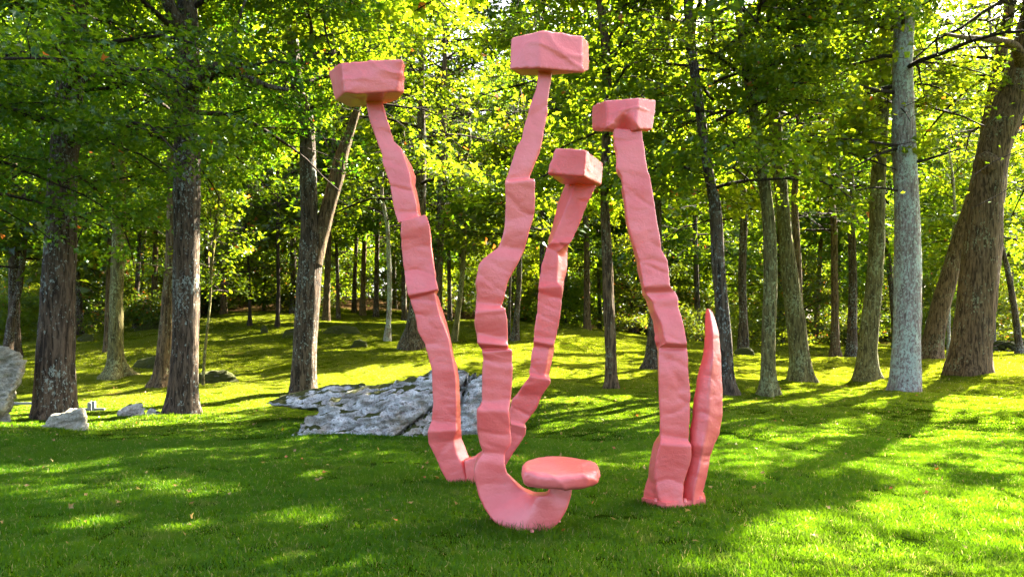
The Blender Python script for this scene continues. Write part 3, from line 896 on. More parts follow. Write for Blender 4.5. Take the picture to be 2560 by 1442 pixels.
# trees whose trunks stand outside the picture and whose boughs and shade reach in
tree('maple_tree', 'maple standing left of the view whose low boughs reach into the top left corner', [(CX - 10.6 / 13.5 * F, 1096, 0.7 / 13.5 * F), (CX - 10.6 / 13.5 * F, 300, 0.5 / 13.5 * F)], 13.5, B['dark'], 'big1', 3.6, 0.95, 0.9, 14, .4, lm=M_LEAF_D)
tree('maple_tree', 'maple standing right of the view whose boughs cross the top right corner', [(CX + 9.6 / 11.5 * F, 1137, 0.6 / 11.5 * F), (CX + 9.7 / 11.5 * F, 300, 0.5 / 11.5 * F)], 11.5, B['brown'], 'big1', 5.6, 0.8, 0.3, 14, .4)

tree('maple_tree', 'unseen maple added beyond the right edge to cast shade bands over the right lawn', [(CX + 0.86 * F, 990, 55), (CX + 0.86 * F, 700, 46), (CX + 0.862 * F, 300, 38)], 19, B['dark'], 'big1', 7.6, 1.05, 1.9, 16, .2)  # added out of view for its shade on the right lawn

# shrubs and saplings of the undergrowth
SG = 'bushes of the undergrowth'
n_s = 0
for D0, sp, names in ((47, 3.4, ('shrub0', 'shrub1', 'young1')), (54, 3.0, ('young1', 'shrub0', 'young0')), (63, 3.6, ('young0', 'young1', 'shrub0')), (80, 5.0, ('young0', 'young1', 'young1'))):
    x = -0.68 * D0
    while x < 0.70 * D0:
        D = D0 + rng.uniform(-2.5, 2.5)
        nm = names[n_s % 3]
        bpx = CX + x / D * F
        if (D < 52 and 470 < bpx < 1350) or (D < 70 and 780 < bpx < 1350 and n_s % 2):
            n_s += 1; x += sp; continue
        sc = rng.uniform(0.8, 1.25) * (1.3 if D0 > 60 else 1)
        z = g1(x, D)
        root = empty('bush', (x, D, z - 0.05), 'leafy bush filling the shade between trunks at the back of the lawn', 'bush', SG)
        for me, pn_ in ((CR[nm][0], 'foliage'), (CR[nm][1], 'stems')):
            o = obj(pn_, me, root, (0, 0, 0.15 if nm[0] == 's' else rng.uniform(0.3, 0.9)))
            o.rotation_euler = (0, 0, n_s * 1.3); o.scale = (sc, sc, sc)
            if pn_ == 'stems': o['kind'] = 'stuff'
        n_s += 1
        x += sp * rng.uniform(0.7, 1.3)

# the far wood that closes the view: nobody could count its leaves
r = np.random.default_rng(77)
n = 90000
th = r.uniform(-0.72, 0.72, n)
Dd = r.uniform(112, 150, n)
hh = r.uniform(0, 1, n) ** 0.8
xx = np.tan(th) * Dd
top = 40 + 5 * np.sin(xx * 0.13) + 4 * np.sin(xx * 0.31 + 1)
zz = gz(xx, Dd) + hh * top
V, T, rnd = leaves(np.c_[xx, Dd, zz], r.normal(0, 1, (n, 3)), 1.25, r, 0.9, kite='tri')
tag(obj('distant_woods', mesh('distant_woods', V, [T], M_LEAF, False, {'leaf_rand': ('FACE', rnd)})), 'far green mass of woods closing the view behind all the trunks', 'woods', kind='stuff')


# ------------------------------------------------------------------ rocks
def remeshed(V, voxel, smooth, hull=True):
    bm = bmesh.new()
    for v in V: bm.verts.new(tuple(v))
    if hull:
        res = bmesh.ops.convex_hull(bm, input=bm.verts)
        gone = [e for e in res['geom_interior'] if isinstance(e, bmesh.types.BMVert)]
        bmesh.ops.delete(bm, geom=gone, context='VERTS')
    me = bpy.data.meshes.new('tmp'); bm.to_mesh(me); bm.free()
    o = bpy.data.objects.new('tmp', me); COL.objects.link(o)
    md = o.modifiers.new('r', 'REMESH'); md.mode = 'VOXEL'; md.voxel_size = voxel
    if smooth:
        sm = o.modifiers.new('s', 'SMOOTH'); sm.factor = 0.5; sm.iterations = smooth
    dg = bpy.context.evaluated_depsgraph_get()
    out = bpy.data.meshes.new_from_object(o.evaluated_get(dg))
    bpy.data.objects.remove(o); bpy.data.meshes.remove(me)
    out.polygons.foreach_set('use_smooth', np.full(len(out.polygons), True))
    out.update()
    return out


def rockify(me, amp, sc, seed, crack=None):
    V = coords(me).astype(float); N = vnormals(me)
    out = np.empty(len(V))
    for i, p in enumerate(V):
        q_ = Vector((p[0] * sc + seed, p[1] * sc, (p[2] + 0.35 * p[0] * 0.3) * sc * 2.1))
        a_ = noise.fractal(q_, 0.9, 2.1, 5)
        lay = abs(noise.noise(Vector((p[0] * sc * 0.5 + seed, p[1] * sc * .5, (p[2] - 0.28 * p[0]) * sc * 4.5))))
        rg = 1 - 2 * abs(noise.noise(Vector((p[0] * sc * 2.3 - seed, p[1] * sc * 2.3, (p[2] - 0.3 * p[0]) * sc * 3.5))))
        out[i] = a_ * 0.5 - max(0, 0.16 - lay) * 2.5 + 0.25 * max(0, rg) + 0.1 * noise.noise(q_ * 6)
        if crack is not None:
            for cx_, sl, wd in crack:
                d = abs(p[0] - cx_ - sl * p[2] + 0.06 * noise.noise(Vector((0, 0, p[2] * 5))))
                out[i] -= max(0, 1 - d / wd) * 1.6
    setco(me, V + N * (out * amp)[:, None])


def rock(label, px_pts, D, depth, voxel, amp, mat, seed, crack=None, cat='boulder', name='boulder', sc=2.0, back=0.75):
    """px_pts: outline in the photograph, front at D; the back is a smaller copy depth metres behind"""
    P = []
    cx_ = np.mean([p[0] for p in px_pts]); cy_ = max(p[1] for p in px_pts)
    for px, py in px_pts:
        low = (py > cy_ - 14)
        P.append(W(px, py, D if low else D + 0.22 * depth))
        P.append(W(cx_ + (px - cx_) * back, py + (0 if low else (cy_ - py) * 0.1), D + depth) )
    P = np.array(P)
    x0 = (cx_ - CX) / F * D
    g0 = g1(x0, D + 0.3 * depth)
    base = np.array((x0, D + 0.3 * depth, g0))
    P = P - base
    lowm = P[:, 2] < 0.12
    P[lowm, 2] = -0.25
    me = remeshed(P, voxel, 2)
    rockify(me, amp, sc, seed, crack)
    me.materials.clear(); me.materials.append(mat)
    o = obj(name, me, None, base)
    return tag(o, label, cat)


rock('long pale lichened boulder with cracks and moss lying behind the left pink stalks',
     [(727, 1084), (750, 1055), (800, 1020), (862, 985), (950, 962), (1040, 952), (1085, 934), (1144, 919), (1195, 930), (1225, 950), (1235, 1085), (1073, 1092), (945, 1094), (823, 1108), (768, 1100)],
     13.4, 1.7, 0.033, 0.17, M_ROCK, 3.0, [(1.05, 0.25, 0.05), (0.1, 1.3, 0.04)])
rock('low mossy ledge sloping up to the back of the long pale boulder',
     [(662, 1007), (700, 992), (760, 975), (830, 965), (915, 961), (930, 1022), (790, 1022), (700, 1014)], 15.6, 1.5, 0.045, 0.09, M_ROCK, 8.0)
rock('tall upright boulder cut by the left edge of the picture',
     [(-90, 1035), (-80, 900), (-30, 850), (8, 858), (40, 885), (62, 914), (50, 950), (20, 985), (2, 1035)], 15.4, 1.2, 0.04, 0.15, M_ROCK2, 13.0)
rock('cream lichened rock on the lawn edge in front of the thick left trunk',
     [(68, 1084), (95, 1062), (130, 1042), (175, 1027), (205, 1026), (214, 1050), (226, 1068), (200, 1076), (120, 1086)], 14.9, 0.8, 0.028, 0.13, M_ROCK2, 23.0)
rock('rounded grey rock left of the pair beside the large lichened maple',
     [(285, 1038), (300, 1020), (325, 1010), (350, 1007), (362, 1020), (364, 1040), (330, 1042)], 17.4, 0.7, 0.03, 0.10, M_ROCK, 33.0)
rock('low grey rock right of the pair beside the large lichened maple',
     [(360, 1040), (366, 1024), (378, 1018), (395, 1024), (425, 1038), (400, 1042)], 17.5, 0.5, 0.03, 0.08, M_ROCK, 43.0)
rock('small yellowish rock under the upright boulder at the left edge',
     [(-20, 1056), (-5, 1034), (12, 1028), (25, 1036), (40, 1050), (20, 1060)], 15.6, 0.5, 0.03, 0.04, M_ROCK2, 53.0, cat='rock', name='rock')
rock('smallest grey rock left of the cream lichened rock',
     [(22, 1086), (34, 1072), (45, 1064), (52, 1076), (54, 1087), (38, 1090)], 14.6, 0.3, 0.025, 0.02, M_ROCK, 63.0, cat='rock', name='rock')
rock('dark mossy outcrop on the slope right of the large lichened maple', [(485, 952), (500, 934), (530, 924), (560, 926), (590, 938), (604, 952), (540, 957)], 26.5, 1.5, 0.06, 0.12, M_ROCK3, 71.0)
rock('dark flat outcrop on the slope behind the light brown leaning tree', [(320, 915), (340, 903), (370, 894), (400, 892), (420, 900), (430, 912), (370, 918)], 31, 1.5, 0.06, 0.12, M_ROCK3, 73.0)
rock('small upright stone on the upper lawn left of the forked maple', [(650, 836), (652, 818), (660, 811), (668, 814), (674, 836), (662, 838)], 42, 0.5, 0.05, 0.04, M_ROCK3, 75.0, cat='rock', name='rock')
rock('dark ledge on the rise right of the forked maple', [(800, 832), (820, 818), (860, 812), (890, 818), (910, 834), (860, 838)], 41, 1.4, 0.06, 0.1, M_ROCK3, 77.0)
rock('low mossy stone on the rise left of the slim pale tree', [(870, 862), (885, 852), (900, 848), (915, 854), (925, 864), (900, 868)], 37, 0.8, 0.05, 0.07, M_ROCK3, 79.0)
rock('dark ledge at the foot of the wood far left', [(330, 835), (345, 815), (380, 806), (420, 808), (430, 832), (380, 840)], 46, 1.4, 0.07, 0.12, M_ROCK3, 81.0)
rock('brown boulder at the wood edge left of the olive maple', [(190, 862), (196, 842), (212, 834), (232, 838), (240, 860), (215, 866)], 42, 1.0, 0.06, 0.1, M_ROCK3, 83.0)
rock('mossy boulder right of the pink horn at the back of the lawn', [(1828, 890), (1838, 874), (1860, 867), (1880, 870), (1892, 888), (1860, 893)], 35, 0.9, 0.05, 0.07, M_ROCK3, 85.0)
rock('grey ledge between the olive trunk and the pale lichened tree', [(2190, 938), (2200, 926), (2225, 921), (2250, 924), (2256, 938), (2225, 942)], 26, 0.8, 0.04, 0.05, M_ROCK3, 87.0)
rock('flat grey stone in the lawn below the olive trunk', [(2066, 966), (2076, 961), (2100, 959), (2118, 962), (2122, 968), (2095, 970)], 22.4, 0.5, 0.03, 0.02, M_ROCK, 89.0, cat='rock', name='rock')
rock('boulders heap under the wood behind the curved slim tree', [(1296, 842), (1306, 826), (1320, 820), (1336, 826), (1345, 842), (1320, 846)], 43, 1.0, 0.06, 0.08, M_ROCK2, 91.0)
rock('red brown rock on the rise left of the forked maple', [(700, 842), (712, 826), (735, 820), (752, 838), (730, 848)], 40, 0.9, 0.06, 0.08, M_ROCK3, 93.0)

# dry stone wall in the shade far right
wl = empty('stone_wall', (W(2560, 900, 40)[0], 40, g1(W(2560, 900, 40)[0], 40)), 'low dark dry stone wall in the shade at the right behind the widest trunk', 'wall')
base_me = remeshed(rng.normal(0, 1, (14, 3)) * np.array((0.2, 0.13, 0.1)), 0.05, 1)
base_me.materials.clear(); base_me.materials.append(M_ROCK3)
for i in range(44):
    for lv in range(3):
        o = obj('stone', base_me, wl)
        xw = -3.2 + i * 0.34 + rng.uniform(-.05, .05) + 0.17 * (lv % 2)
        yw = xw * -0.25 + rng.uniform(-.08, .08)
        zw = g1(wl.location.x + xw, 40 + yw) - wl.location.z
        o.location = (xw, yw, zw + 0.08 + lv * 0.2)
        o.rotation_euler = (rng.uniform(-.4, .4), rng.uniform(-.4, .4), rng.uniform(0, 6))
        o.scale = (1.0, 1.2, 1.0)

# low wooden guard rail behind the rocks on the left
gr = empty('guard_rail', W(229, 1040, 19.2) * np.array((1, 1, 0)) + np.array((0, 0, g1(W(229, 0, 19.2)[0], 19.2))), 'low weathered wooden guard rail with two short posts behind the left rocks', 'railing')


def box_mesh(name, x0, x1, y0, y1, z0, z1, mat, bev=0.01):
    bm = bmesh.new()
    bmesh.ops.create_cube(bm, size=1)
    for v in bm.verts:
        v.co = Vector(((x0 + x1) / 2 + v.co.x * (x1 - x0), (y0 + y1) / 2 + v.co.y * (y1 - y0), (z0 + z1) / 2 + v.co.z * (z1 - z0)))
    bmesh.ops.bevel(bm, geom=bm.edges[:], offset=bev, segments=2, affect='EDGES')
    me = bpy.data.meshes.new(name); bm.to_mesh(me); bm.free()
    me.materials.append(mat)
    return me


for px, h in ((224, 0.20), (234.5, 0.23)):
    x = W(px, 0, 19.2)[0] - gr.location.x
    obj('post', box_mesh('post', x - 0.038, x + 0.038, -0.04, 0.04, -0.3, h, M_WOOD), gr)
for a_, b_ in ((238, 262), (206, 221), (-60, 100)):
    xa, xb = W(a_, 0, 19.2)[0] - gr.location.x, W(b_, 0, 19.2)[0] - gr.location.x
    dz = 0.0 if a_ > 0 else 0.14
    obj('rail', box_mesh('rail', xa, xb, -0.03, 0.03, 0.01 + dz, 0.065 + dz, M_WOOD), gr)

# ------------------------------------------------------------------ the pink sculptures
NR = 44


def ring_uv(wd, T, rad=0.03):
    """a rounded rectangle in u,v (0..1) sampled all round"""
    ru, rv = min(0.3, rad / wd), min(0.3, rad / T)
    pts = []
    for cu, cv, a0 in ((1 - ru, rv, -PI / 2), (1 - ru, 1 - rv, 0), (ru, 1 - rv, PI / 2), (ru, rv, PI)):
        for k in range(4):
            a_ = a0 + k / 3 * PI / 2
            pts.append((cu + ru * math.cos(a_), cv + rv * math.sin(a_)))
    P = np.array(pts)
    # more points along the straight sides
    out = []
    for i in range(16):
        out.append(P[i])
        if i % 4 == 3:
            nx_ = P[(i + 1) % 16]
            m = 9 if i in (15, 7) else 5
            for k in range(1, m + 1): out.append(P[i] + (nx_ - P[i]) * k / (m + 1))
    return np.array(out)


def stalk(name, rows, D, T, parent, seed, ridge=0.0, wr=1.0, round_=0.017):
    """rows: xl,yl, xr,yr (front face edges in px), side px s, depth offset"""
    K = []
    for rw in rows:
        xl, yl, xr, yr, s_ = rw[:5]
        d = D + (rw[5] if len(rw) > 5 else 0)
        FL, FR = W(xl, yl, d), W(xr, yr, d)
        if s_ >= 0:
            BR = W(xr + s_, yr, d + T); bv = BR - FR
        else:
            BL = W(xl + s_, yl, d + T); bv = BL - FL
        bv = bv * 1.0
        bv[2] *= 0.15
        K.append(np.r_[FL, FR, bv])
    K = np.array(K)
    # denser rows; corners of the folds stay crisp
    out = []
    for a_, b_ in zip(K[:-1], K[1:]):
        L = np.linalg.norm((a_[:3] + a_[3:6]) / 2 - (b_[:3] + b_[3:6]) / 2)
        n_ = max(2, int(L / 0.016))
        t_ = (np.arange(n_) / n_)[:, None]
        out.append(a_ + (b_ - a_) * t_)
    out.append(K[-1:])
    R_ = np.vstack(out)
    for _ in range(1):
        R_[1:-1] = 0.25 * R_[:-2] + 0.5 * R_[1:-1] + 0.25 * R_[2:]
    V = []
    for rw in R_:
        FL, FR, bv = rw[:3], rw[3:6], rw[6:9]
        wd = np.linalg.norm(FR - FL)
        uv = ring_uv(max(wd, 0.02), T, round_)
        P = FL + uv[:, :1] * (FR - FL) + uv[:, 1:] * bv
        if ridge:
            P[:, 1] -= ridge * min(1, wd / 0.2) * np.clip(1 - np.abs(uv[:, 0] - 0.45) / 0.45, 0, 1) * (1 - uv[:, 1])
        V.append(P)
    m, k_ = len(V), len(V[0])
    V = np.vstack(V)
    i = np.arange(m * k_).reshape(m, k_); j = np.roll(i, -1, axis=1)
    Q = np.stack([i[:-1], j[:-1], j[1:], i[1:]], -1).reshape(-1, 4)
    c0, c1 = V[:k_].mean(0), V[-k_:].mean(0)
    V = np.vstack([V, c0, c1])
    T_ = np.vstack([np.stack([j[0], i[0], np.full(k_, m * k_)], -1), np.stack([i[-1], j[-1], np.full(k_, m * k_ + 1)], -1)])
    base = np.array(parent.location)
    me = mesh(name, V - base, [Q, T_], M_PINK)
    crinkle(me, seed, wr)
    return obj(name, me, parent)


def crinkle(me, seed, wr=1.0):
    V = coords(me).astype(float); N = vnormals(me)
    d = np.empty(len(V))
    for i, p in enumerate(V):
        x, y, z = p
        a_ = noise.noise(Vector((x * 3.0 + seed, y * 3.0, z * 3.4)))
        b_ = noise.noise(Vector((x * 3.2 + seed * 2, y * 3.2, z * 13 + 3 * x)))
        wz = z + 0.22 * noise.noise(Vector((x * 1.7, y * 1.7, z * 2.1 + seed)))
        c_ = 1 - abs(noise.noise(Vector((x * 1.6 - seed, y * 1.6, wz * 4.4 + 1.6 * x)))) * 2
        e_ = noise.noise(Vector((x * 14 + seed, y * 14, z * 20)))
        d[i] = 0.0065 * a_ + 0.0035 * b_ + 0.009 * max(0, c_) ** 6 * (0.4 + abs(a_) * 2) + 0.0007 * e_
    setco(me, V + N * (d * wr)[:, None])


def head(name, pts, parent, seed, voxel=0.014, smooth=2, wr=1.0, dent=None):
    base = np.array(parent.location)
    P = np.array([W(*p) for p in pts]) - base
    me = remeshed(P, voxel, smooth)
    crinkle(me, seed, wr)
    if dent:
        c_ = W(*dent[:3]) - base
        V = coords(me).astype(float)
        for (dx, dz, rx, rz, dp) in dent[3]:
            dn = np.clip((dz - (V[:, 2] - c_[2])) / rz, 0, 1)
            f = np.clip(1 - np.abs(V[:, 0] - c_[0] - dx) / (rx * (0.15 + 0.85 * dn)), 0, 1) * dn
            V[:, 1] += (V[:, 1] < c_[1] + 0.15) * f * dp
        setco(me, V)
    me.materials.clear(); me.materials.append(M_PINK)
    return obj(name, me, parent)


gxA = W(1290, 1300, 7.6)
S1 = empty('pink_sculpture', (gxA[0], 7.8, g1(gxA[0], 7.8)), 'glossy pink sculpture of three folded stalks with block heads and a stool seat', 'sculpture')
stalkA = [(914, 246, 951, 243, 2), (919, 274, 960, 268, 2), (924, 299, 969, 301, 2), (933, 326, 978, 326, 3), (944, 360, 985, 348, 3), (953, 382, 1003, 368, 6),
          (955, 404, 1014, 401, 14), (963, 430, 1025, 435, 16), (973, 457, 1027, 457, 13), (980, 495, 1036, 487, 10), (986, 532, 1045, 528, 8), (995, 558, 1047, 536, 7, -0.02),
          (1003, 552, 1065, 533, 2, -0.05), (1001, 584, 1074, 562, 2, -0.04), (1004, 623, 1077, 612, 2), (1010, 679, 1085, 662, 2), (1015, 712, 1093, 712, 3, -0.03), (1019, 742, 1095, 724, 3, -0.05),
          (1023, 747, 1086, 730, 8, 0), (1032, 773, 1094, 767, 12), (1040, 801, 1104, 801, 12), (1044, 828, 1116, 828, 8), (1060, 858, 1123, 848, 5), (1071, 896, 1130, 889, 5),
          (1079, 925, 1136, 920, 9), (1080, 964, 1140, 955, 9), (1082, 1008, 1142, 1005, 9), (1077, 1052, 1141, 1058, 12), (1069, 1078, 1142, 1076, 12, -0.04), (1070, 1106, 1134, 1100, 22),
          (1082, 1130, 1140, 1132, 28), (1099, 1170, 1157, 1166, 26), (1116, 1200, 1168, 1203, 20), (1120, 1212, 1170, 1212, 20)]
stalk('stalk', stalkA, 9.15, 0.24, S1, 1.3)
stalkC = [(1444, 448, 1492, 464, -30), (1423, 500, 1475, 500, -30), (1400, 552, 1457, 545, -18), (1381, 598, 1437, 590, -12), (1376, 607, 1428, 606, -6, -0.03),
          (1366, 616, 1412, 618, 8, 0.0), (1363, 628, 1396, 632, 24), (1351, 665, 1394, 670, 24), (1346, 706, 1393, 704, 17), (1346, 719, 1406, 715, 3, -0.03), (1345, 740, 1406, 740, 1), (1344, 773, 1403, 770, 0), (1337, 815, 1397, 812, 0),
          (1334, 845, 1389, 848, 0), (1333, 852, 1385, 863, 1, -0.03), (1331, 865, 1374, 871, 13, 0.02), (1326, 898, 1368, 904, 13), (1322, 931, 1362, 938, 11), (1324, 939, 1376, 950, 1, -0.04),
          (1306, 965, 1376, 960, 0, -0.03), (1293, 985, 1356, 987, 0), (1279, 1000, 1343, 1019, 0), (1273, 1031, 1322, 1048, 0), (1275, 1052, 1310, 1062, 0), (1276, 1058, 1315, 1067, 0, -0.04),
          (1275, 1081, 1314, 1086, 0), (1258, 1105, 1297, 1112, 0), (1242, 1115, 1281, 1137, 0), (1222, 1120, 1262, 1166, 0), (1203, 1132, 1232, 1200, 0), (1186, 1143, 1198, 1212, 0), (1160, 1150, 1168, 1214, 0)]
stalk('stalk', stalkC, 9.1, 0.22, S1, 5.1)
stalkB = [(1346, 178, 1381, 182, -1), (1340, 226, 1375, 216, -1), (1329, 254, 1369, 254, -1), (1319, 285, 1370, 278, -1), (1311, 310, 1364, 306, -1), (1303, 348, 1357, 344, -1), (1291, 365, 1352, 369, -1),
          (1279, 407, 1338, 403, -1), (1268, 438, 1327, 434, -1), (1263, 452, 1324, 446, -1, 0.01), (1263, 455, 1338, 447, -1, -0.05), (1264, 493, 1340, 493, -1, -0.03), (1263, 550, 1336, 540, -1),
          (1258, 586, 1320, 590, -1), (1245, 619, 1312, 623, -1, 0.02), (1210, 644, 1299, 650, -1), (1197, 661, 1285, 676, -1), (1189, 706, 1269, 706, -1), (1192, 731, 1262, 740, -1), (1191, 758, 1254, 764, -1, 0.02),
          (1188, 779, 1264, 771, -1, -0.04), (1186, 802, 1269, 798, -1, -0.03), (1191, 831, 1270, 848, -1), (1193, 858, 1271, 866, -1, -0.05), (1205, 873, 1272, 870, -1, 0.03), (1206, 878, 1281, 873, -1, -0.02),
          (1208, 898, 1283, 894, -1), (1206, 940, 1282, 940, -1), (1204, 1004, 1276, 1000, -1), (1192, 1025, 1272, 1029, -1, -0.04), (1194, 1081, 1279, 1094, -1), (1198, 1106, 1278, 1110, -1), (1208, 1131, 1263, 1134, -1, 0.02),
          (1193, 1149, 1262, 1160, -1), (1184, 1177, 1268, 1183, -1), (1189, 1211, 1292, 1209, -1, 0), (1197, 1241, 1312, 1226, -1, -0.02), (1213, 1276, 1322, 1232, 0, -0.05), (1238, 1308, 1330, 1236, 0, -0.1), (1275, 1328, 1337, 1238, 0, -0.16),
          (1305, 1336, 1342, 1239, 0, -0.22), (1332, 1340, 1348, 1239, 0, -0.25), (1358, 1334, 1354, 1239, 0, -0.27), (1382, 1320, 1361, 1238, 1, -0.28), (1401, 1300, 1367, 1236, 1, -0.28), (1415, 1276, 1370, 1232, 1, -0.27), (1425, 1252, 1372, 1228, 1, -0.26), (1432, 1216, 1374, 1214, 1, -0.25)]
stalk('stalk', stalkB, 7.05, 0.24, S1, 9.7)
head('block_head', [(853, 157, 8.8), (1006, 148, 8.75), (1013, 161, 8.95), (821, 179, 9.25), (880, 190, 9.6), (1000, 185, 9.5),
                    (863, 231, 8.8), (891, 235, 8.8), (957, 225, 8.8), (992, 229, 8.8), (1010, 233, 8.9), (994, 251, 9.15), (957, 262, 9.3), (921, 268, 9.4), (871, 268, 9.4), (838, 251, 9.2), (1010, 196, 8.95)], S1, 2.2)
head('block_head', [(1279, 95, 7.12), (1349, 79, 6.92), (1457, 91, 7.02), (1472, 105, 7.35), (1300, 110, 7.6), (1440, 110, 7.65),
                    (1274, 174, 7.05), (1350, 171, 6.9), (1457, 181, 7.0), (1473, 176, 7.3), (1298, 189, 7.4), (1336, 190, 7.45), (1440, 183, 7.45)], S1, 4.4)
head('block_head', [(1389, 370, 8.65), (1466, 375, 8.6), (1460, 441, 8.6), (1368, 433, 8.65), (1374, 440, 8.7), (1508, 407, 9.2), (1504, 464, 9.15), (1489, 472, 9.35), (1405, 461, 9.2), (1400, 400, 9.3), (1470, 410, 9.4)], S1, 6.3)


def disc_pts(px, py, D, rx, ry, zs, seed):
    r_ = np.random.default_rng(seed)
    c_ = W(px, py, D)
    P = []
    for a_ in np.linspace(0, 2 * PI, 26, endpoint=False):
        k = 1 + r_.normal(0, 0.035)
        for f, z in zs:
            P.append(c_ + np.array((math.copysign(abs(math.cos(a_)) ** 0.85, math.cos(a_)) * rx * f * k, math.sin(a_) * ry * f * k, z - 0.13 * math.sin(a_) * -1 * (1 if z > 0 else .35) * ry)))
    return np.array(P)


P = disc_pts(1401, 1182, 6.8, 0.325, 0.31, [(0.90, 0.066), (0.985, 0.050), (1.0, 0.0), (0.97, -0.055), (0.86, -0.082)], 4)
me = remeshed(P - np.array(S1.location), 0.013, 2)
crinkle(me, 8.8, 1.9)
me.materials.clear(); me.materials.append(M_PINK)
obj('seat', me, S1)
# small anchoring flange and bolts at the foot
for px, py, D in ((1228, 1304, 7.15), (1330, 1340, 6.66), (1397, 1308, 7.05), (1160, 1208, 9.1)):
    p = W(px, py, D)
    bm = bmesh.new()
    bmesh.ops.create_cone(bm, cap_ends=True, segments=10, radius1=0.018, radius2=0.012, depth=0.02)
    me = bpy.data.meshes.new('anchor_bolt'); bm.to_mesh(me); bm.free(); me.materials.append(M_PINK)
    obj('anchor_bolt', me, S1, np.array((p[0], D, g1(p[0], D) + 0.04)) - np.array(S1.location))

p = W(1680, 1262, 7.9)
S2 = empty('pink_sculpture', (p[0], 7.95, g1(p[0], 7.95)), 'glossy pink sculpture of one tall stalk with dented head and a pointed horn', 'sculpture')
stalkD = [(1532, 320, 1606, 326, -1), (1534, 355, 1610, 362, -1), (1541, 386, 1613, 393, -1), (1540, 421, 1620, 428, -1), (1554, 441, 1626, 441, -1), (1556, 469, 1631, 476, -2), (1563, 504, 1638, 515, -3),
          (1567, 545, 1643, 556, -3), (1573, 575, 1648, 575, -3), (1585, 618, 1655, 622, -4), (1597, 650, 1670, 650, -6), (1602, 680, 1673, 680, -7), (1609, 718, 1675, 714, -5, -0.02), (1612, 732, 1690, 730, -8, 0.03), (1628, 750, 1696, 745, -14, 0.0),
          (1636, 775, 1697, 770, -16, 0), (1654, 810, 1710, 810, -22, -0.03), (1660, 842, 1717, 845, -27, -0.05), (1665, 858, 1720, 863, -30, -0.06), (1644, 868, 1718, 869, -3, 0.04), (1645, 876, 1720, 874, -2, 0.02),
          (1646, 928, 1722, 928, -1), (1647, 976, 1727, 976, -1), (1650, 1035, 1725, 1035, -1), (1650, 1090, 1722, 1100, -1, 0), (1651, 1108, 1731, 1114, -17, -0.05), (1641, 1143, 1729, 1143, -14, -0.04), (1637, 1170, 1722, 1172, -16, -0.03), (1638, 1200, 1712, 1200, -20, -0.03),
          (1645, 1240, 1708, 1245, -38, -0.05), (1655, 1270, 1712, 1268, -48, -0.06)]
stalk('stalk', stalkD, 7.85, 0.26, S2, 14.0)
horn = [(1767, 771, 1773, 771, 0), (1763, 779, 1782, 779, 0), (1762, 800, 1789, 800, 0), (1762, 832, 1798, 832, 0), (1757, 889, 1802, 889, 0), (1743, 941, 1804, 941, 0), (1734, 988, 1807, 985, 0), (1731, 1035, 1806, 1040, 0), (1725, 1073, 1798, 1086, 0),
        (1724, 1110, 1784, 1116, 0, -0.02), (1722, 1140, 1778, 1140, 0, 0.02), (1717, 1176, 1771, 1174, 0), (1706, 1214, 1761, 1219, 0), (1704, 1240, 1757, 1240, 0), (1702, 1262, 1758, 1258, 0)]
stalk('horn', horn, 7.95, 0.20, S2, 21.0, ridge=0.10, wr=0.8, round_=0.045)
head('block_head', [(1481, 266, 8.15), (1516, 251, 7.85), (1598, 244, 7.8), (1640, 250, 8.0), (1500, 268, 8.35), (1610, 262, 8.3),
                    (1479, 322, 8.1), (1486, 329, 8.15), (1517, 322, 7.8), (1590, 323, 7.75), (1631, 325, 7.95), (1620, 329, 8.2), (1540, 331, 8.3)], S2, 17.0,
     dent=(1558, 296, 7.8, [(0.0, 0.05, 0.17, 0.16, 0.13), (0.03, 0.16, 0.10, 0.26, 0.04)]))
# thin base plate with bolts
pl = [(1604, 1250, 8.0), (1665, 1273, 7.72), (1764, 1255, 7.95), (1760, 1236, 8.3), (1640, 1236, 8.3)]
bm = bmesh.new()
vs = []
for px, py, D in pl:
    q_ = W(px, py, D) - np.array(S2.location)
    vs.append(bm.verts.new((q_[0], q_[1], -0.02)))
f = bm.faces.new(vs)
ex = bmesh.ops.extrude_face_region(bm, geom=[f])
for v in [e for e in ex['geom'] if isinstance(e, bmesh.types.BMVert)]: v.co.z = 0.06
bmesh.ops.recalc_face_normals(bm, faces=bm.faces[:])
me = bpy.data.meshes.new('base_plate'); bm.to_mesh(me); bm.free(); me.materials.append(M_PINK)
obj('base_plate', me, S2)
for px, D in ((1640, 7.84), (1712, 7.82), (1750, 7.95)):
    x = W(px, 0, D)[0]
    bm = bmesh.new()
    bmesh.ops.create_cone(bm, cap_ends=True, segments=10, radius1=0.022, radius2=0.016, depth=0.035)
    me = bpy.data.meshes.new('anchor_bolt'); bm.to_mesh(me); bm.free(); me.materials.append(M_PINK)
    obj('anchor_bolt', me, S2, (x - S2.location.x, D - 7.95, 0.07))

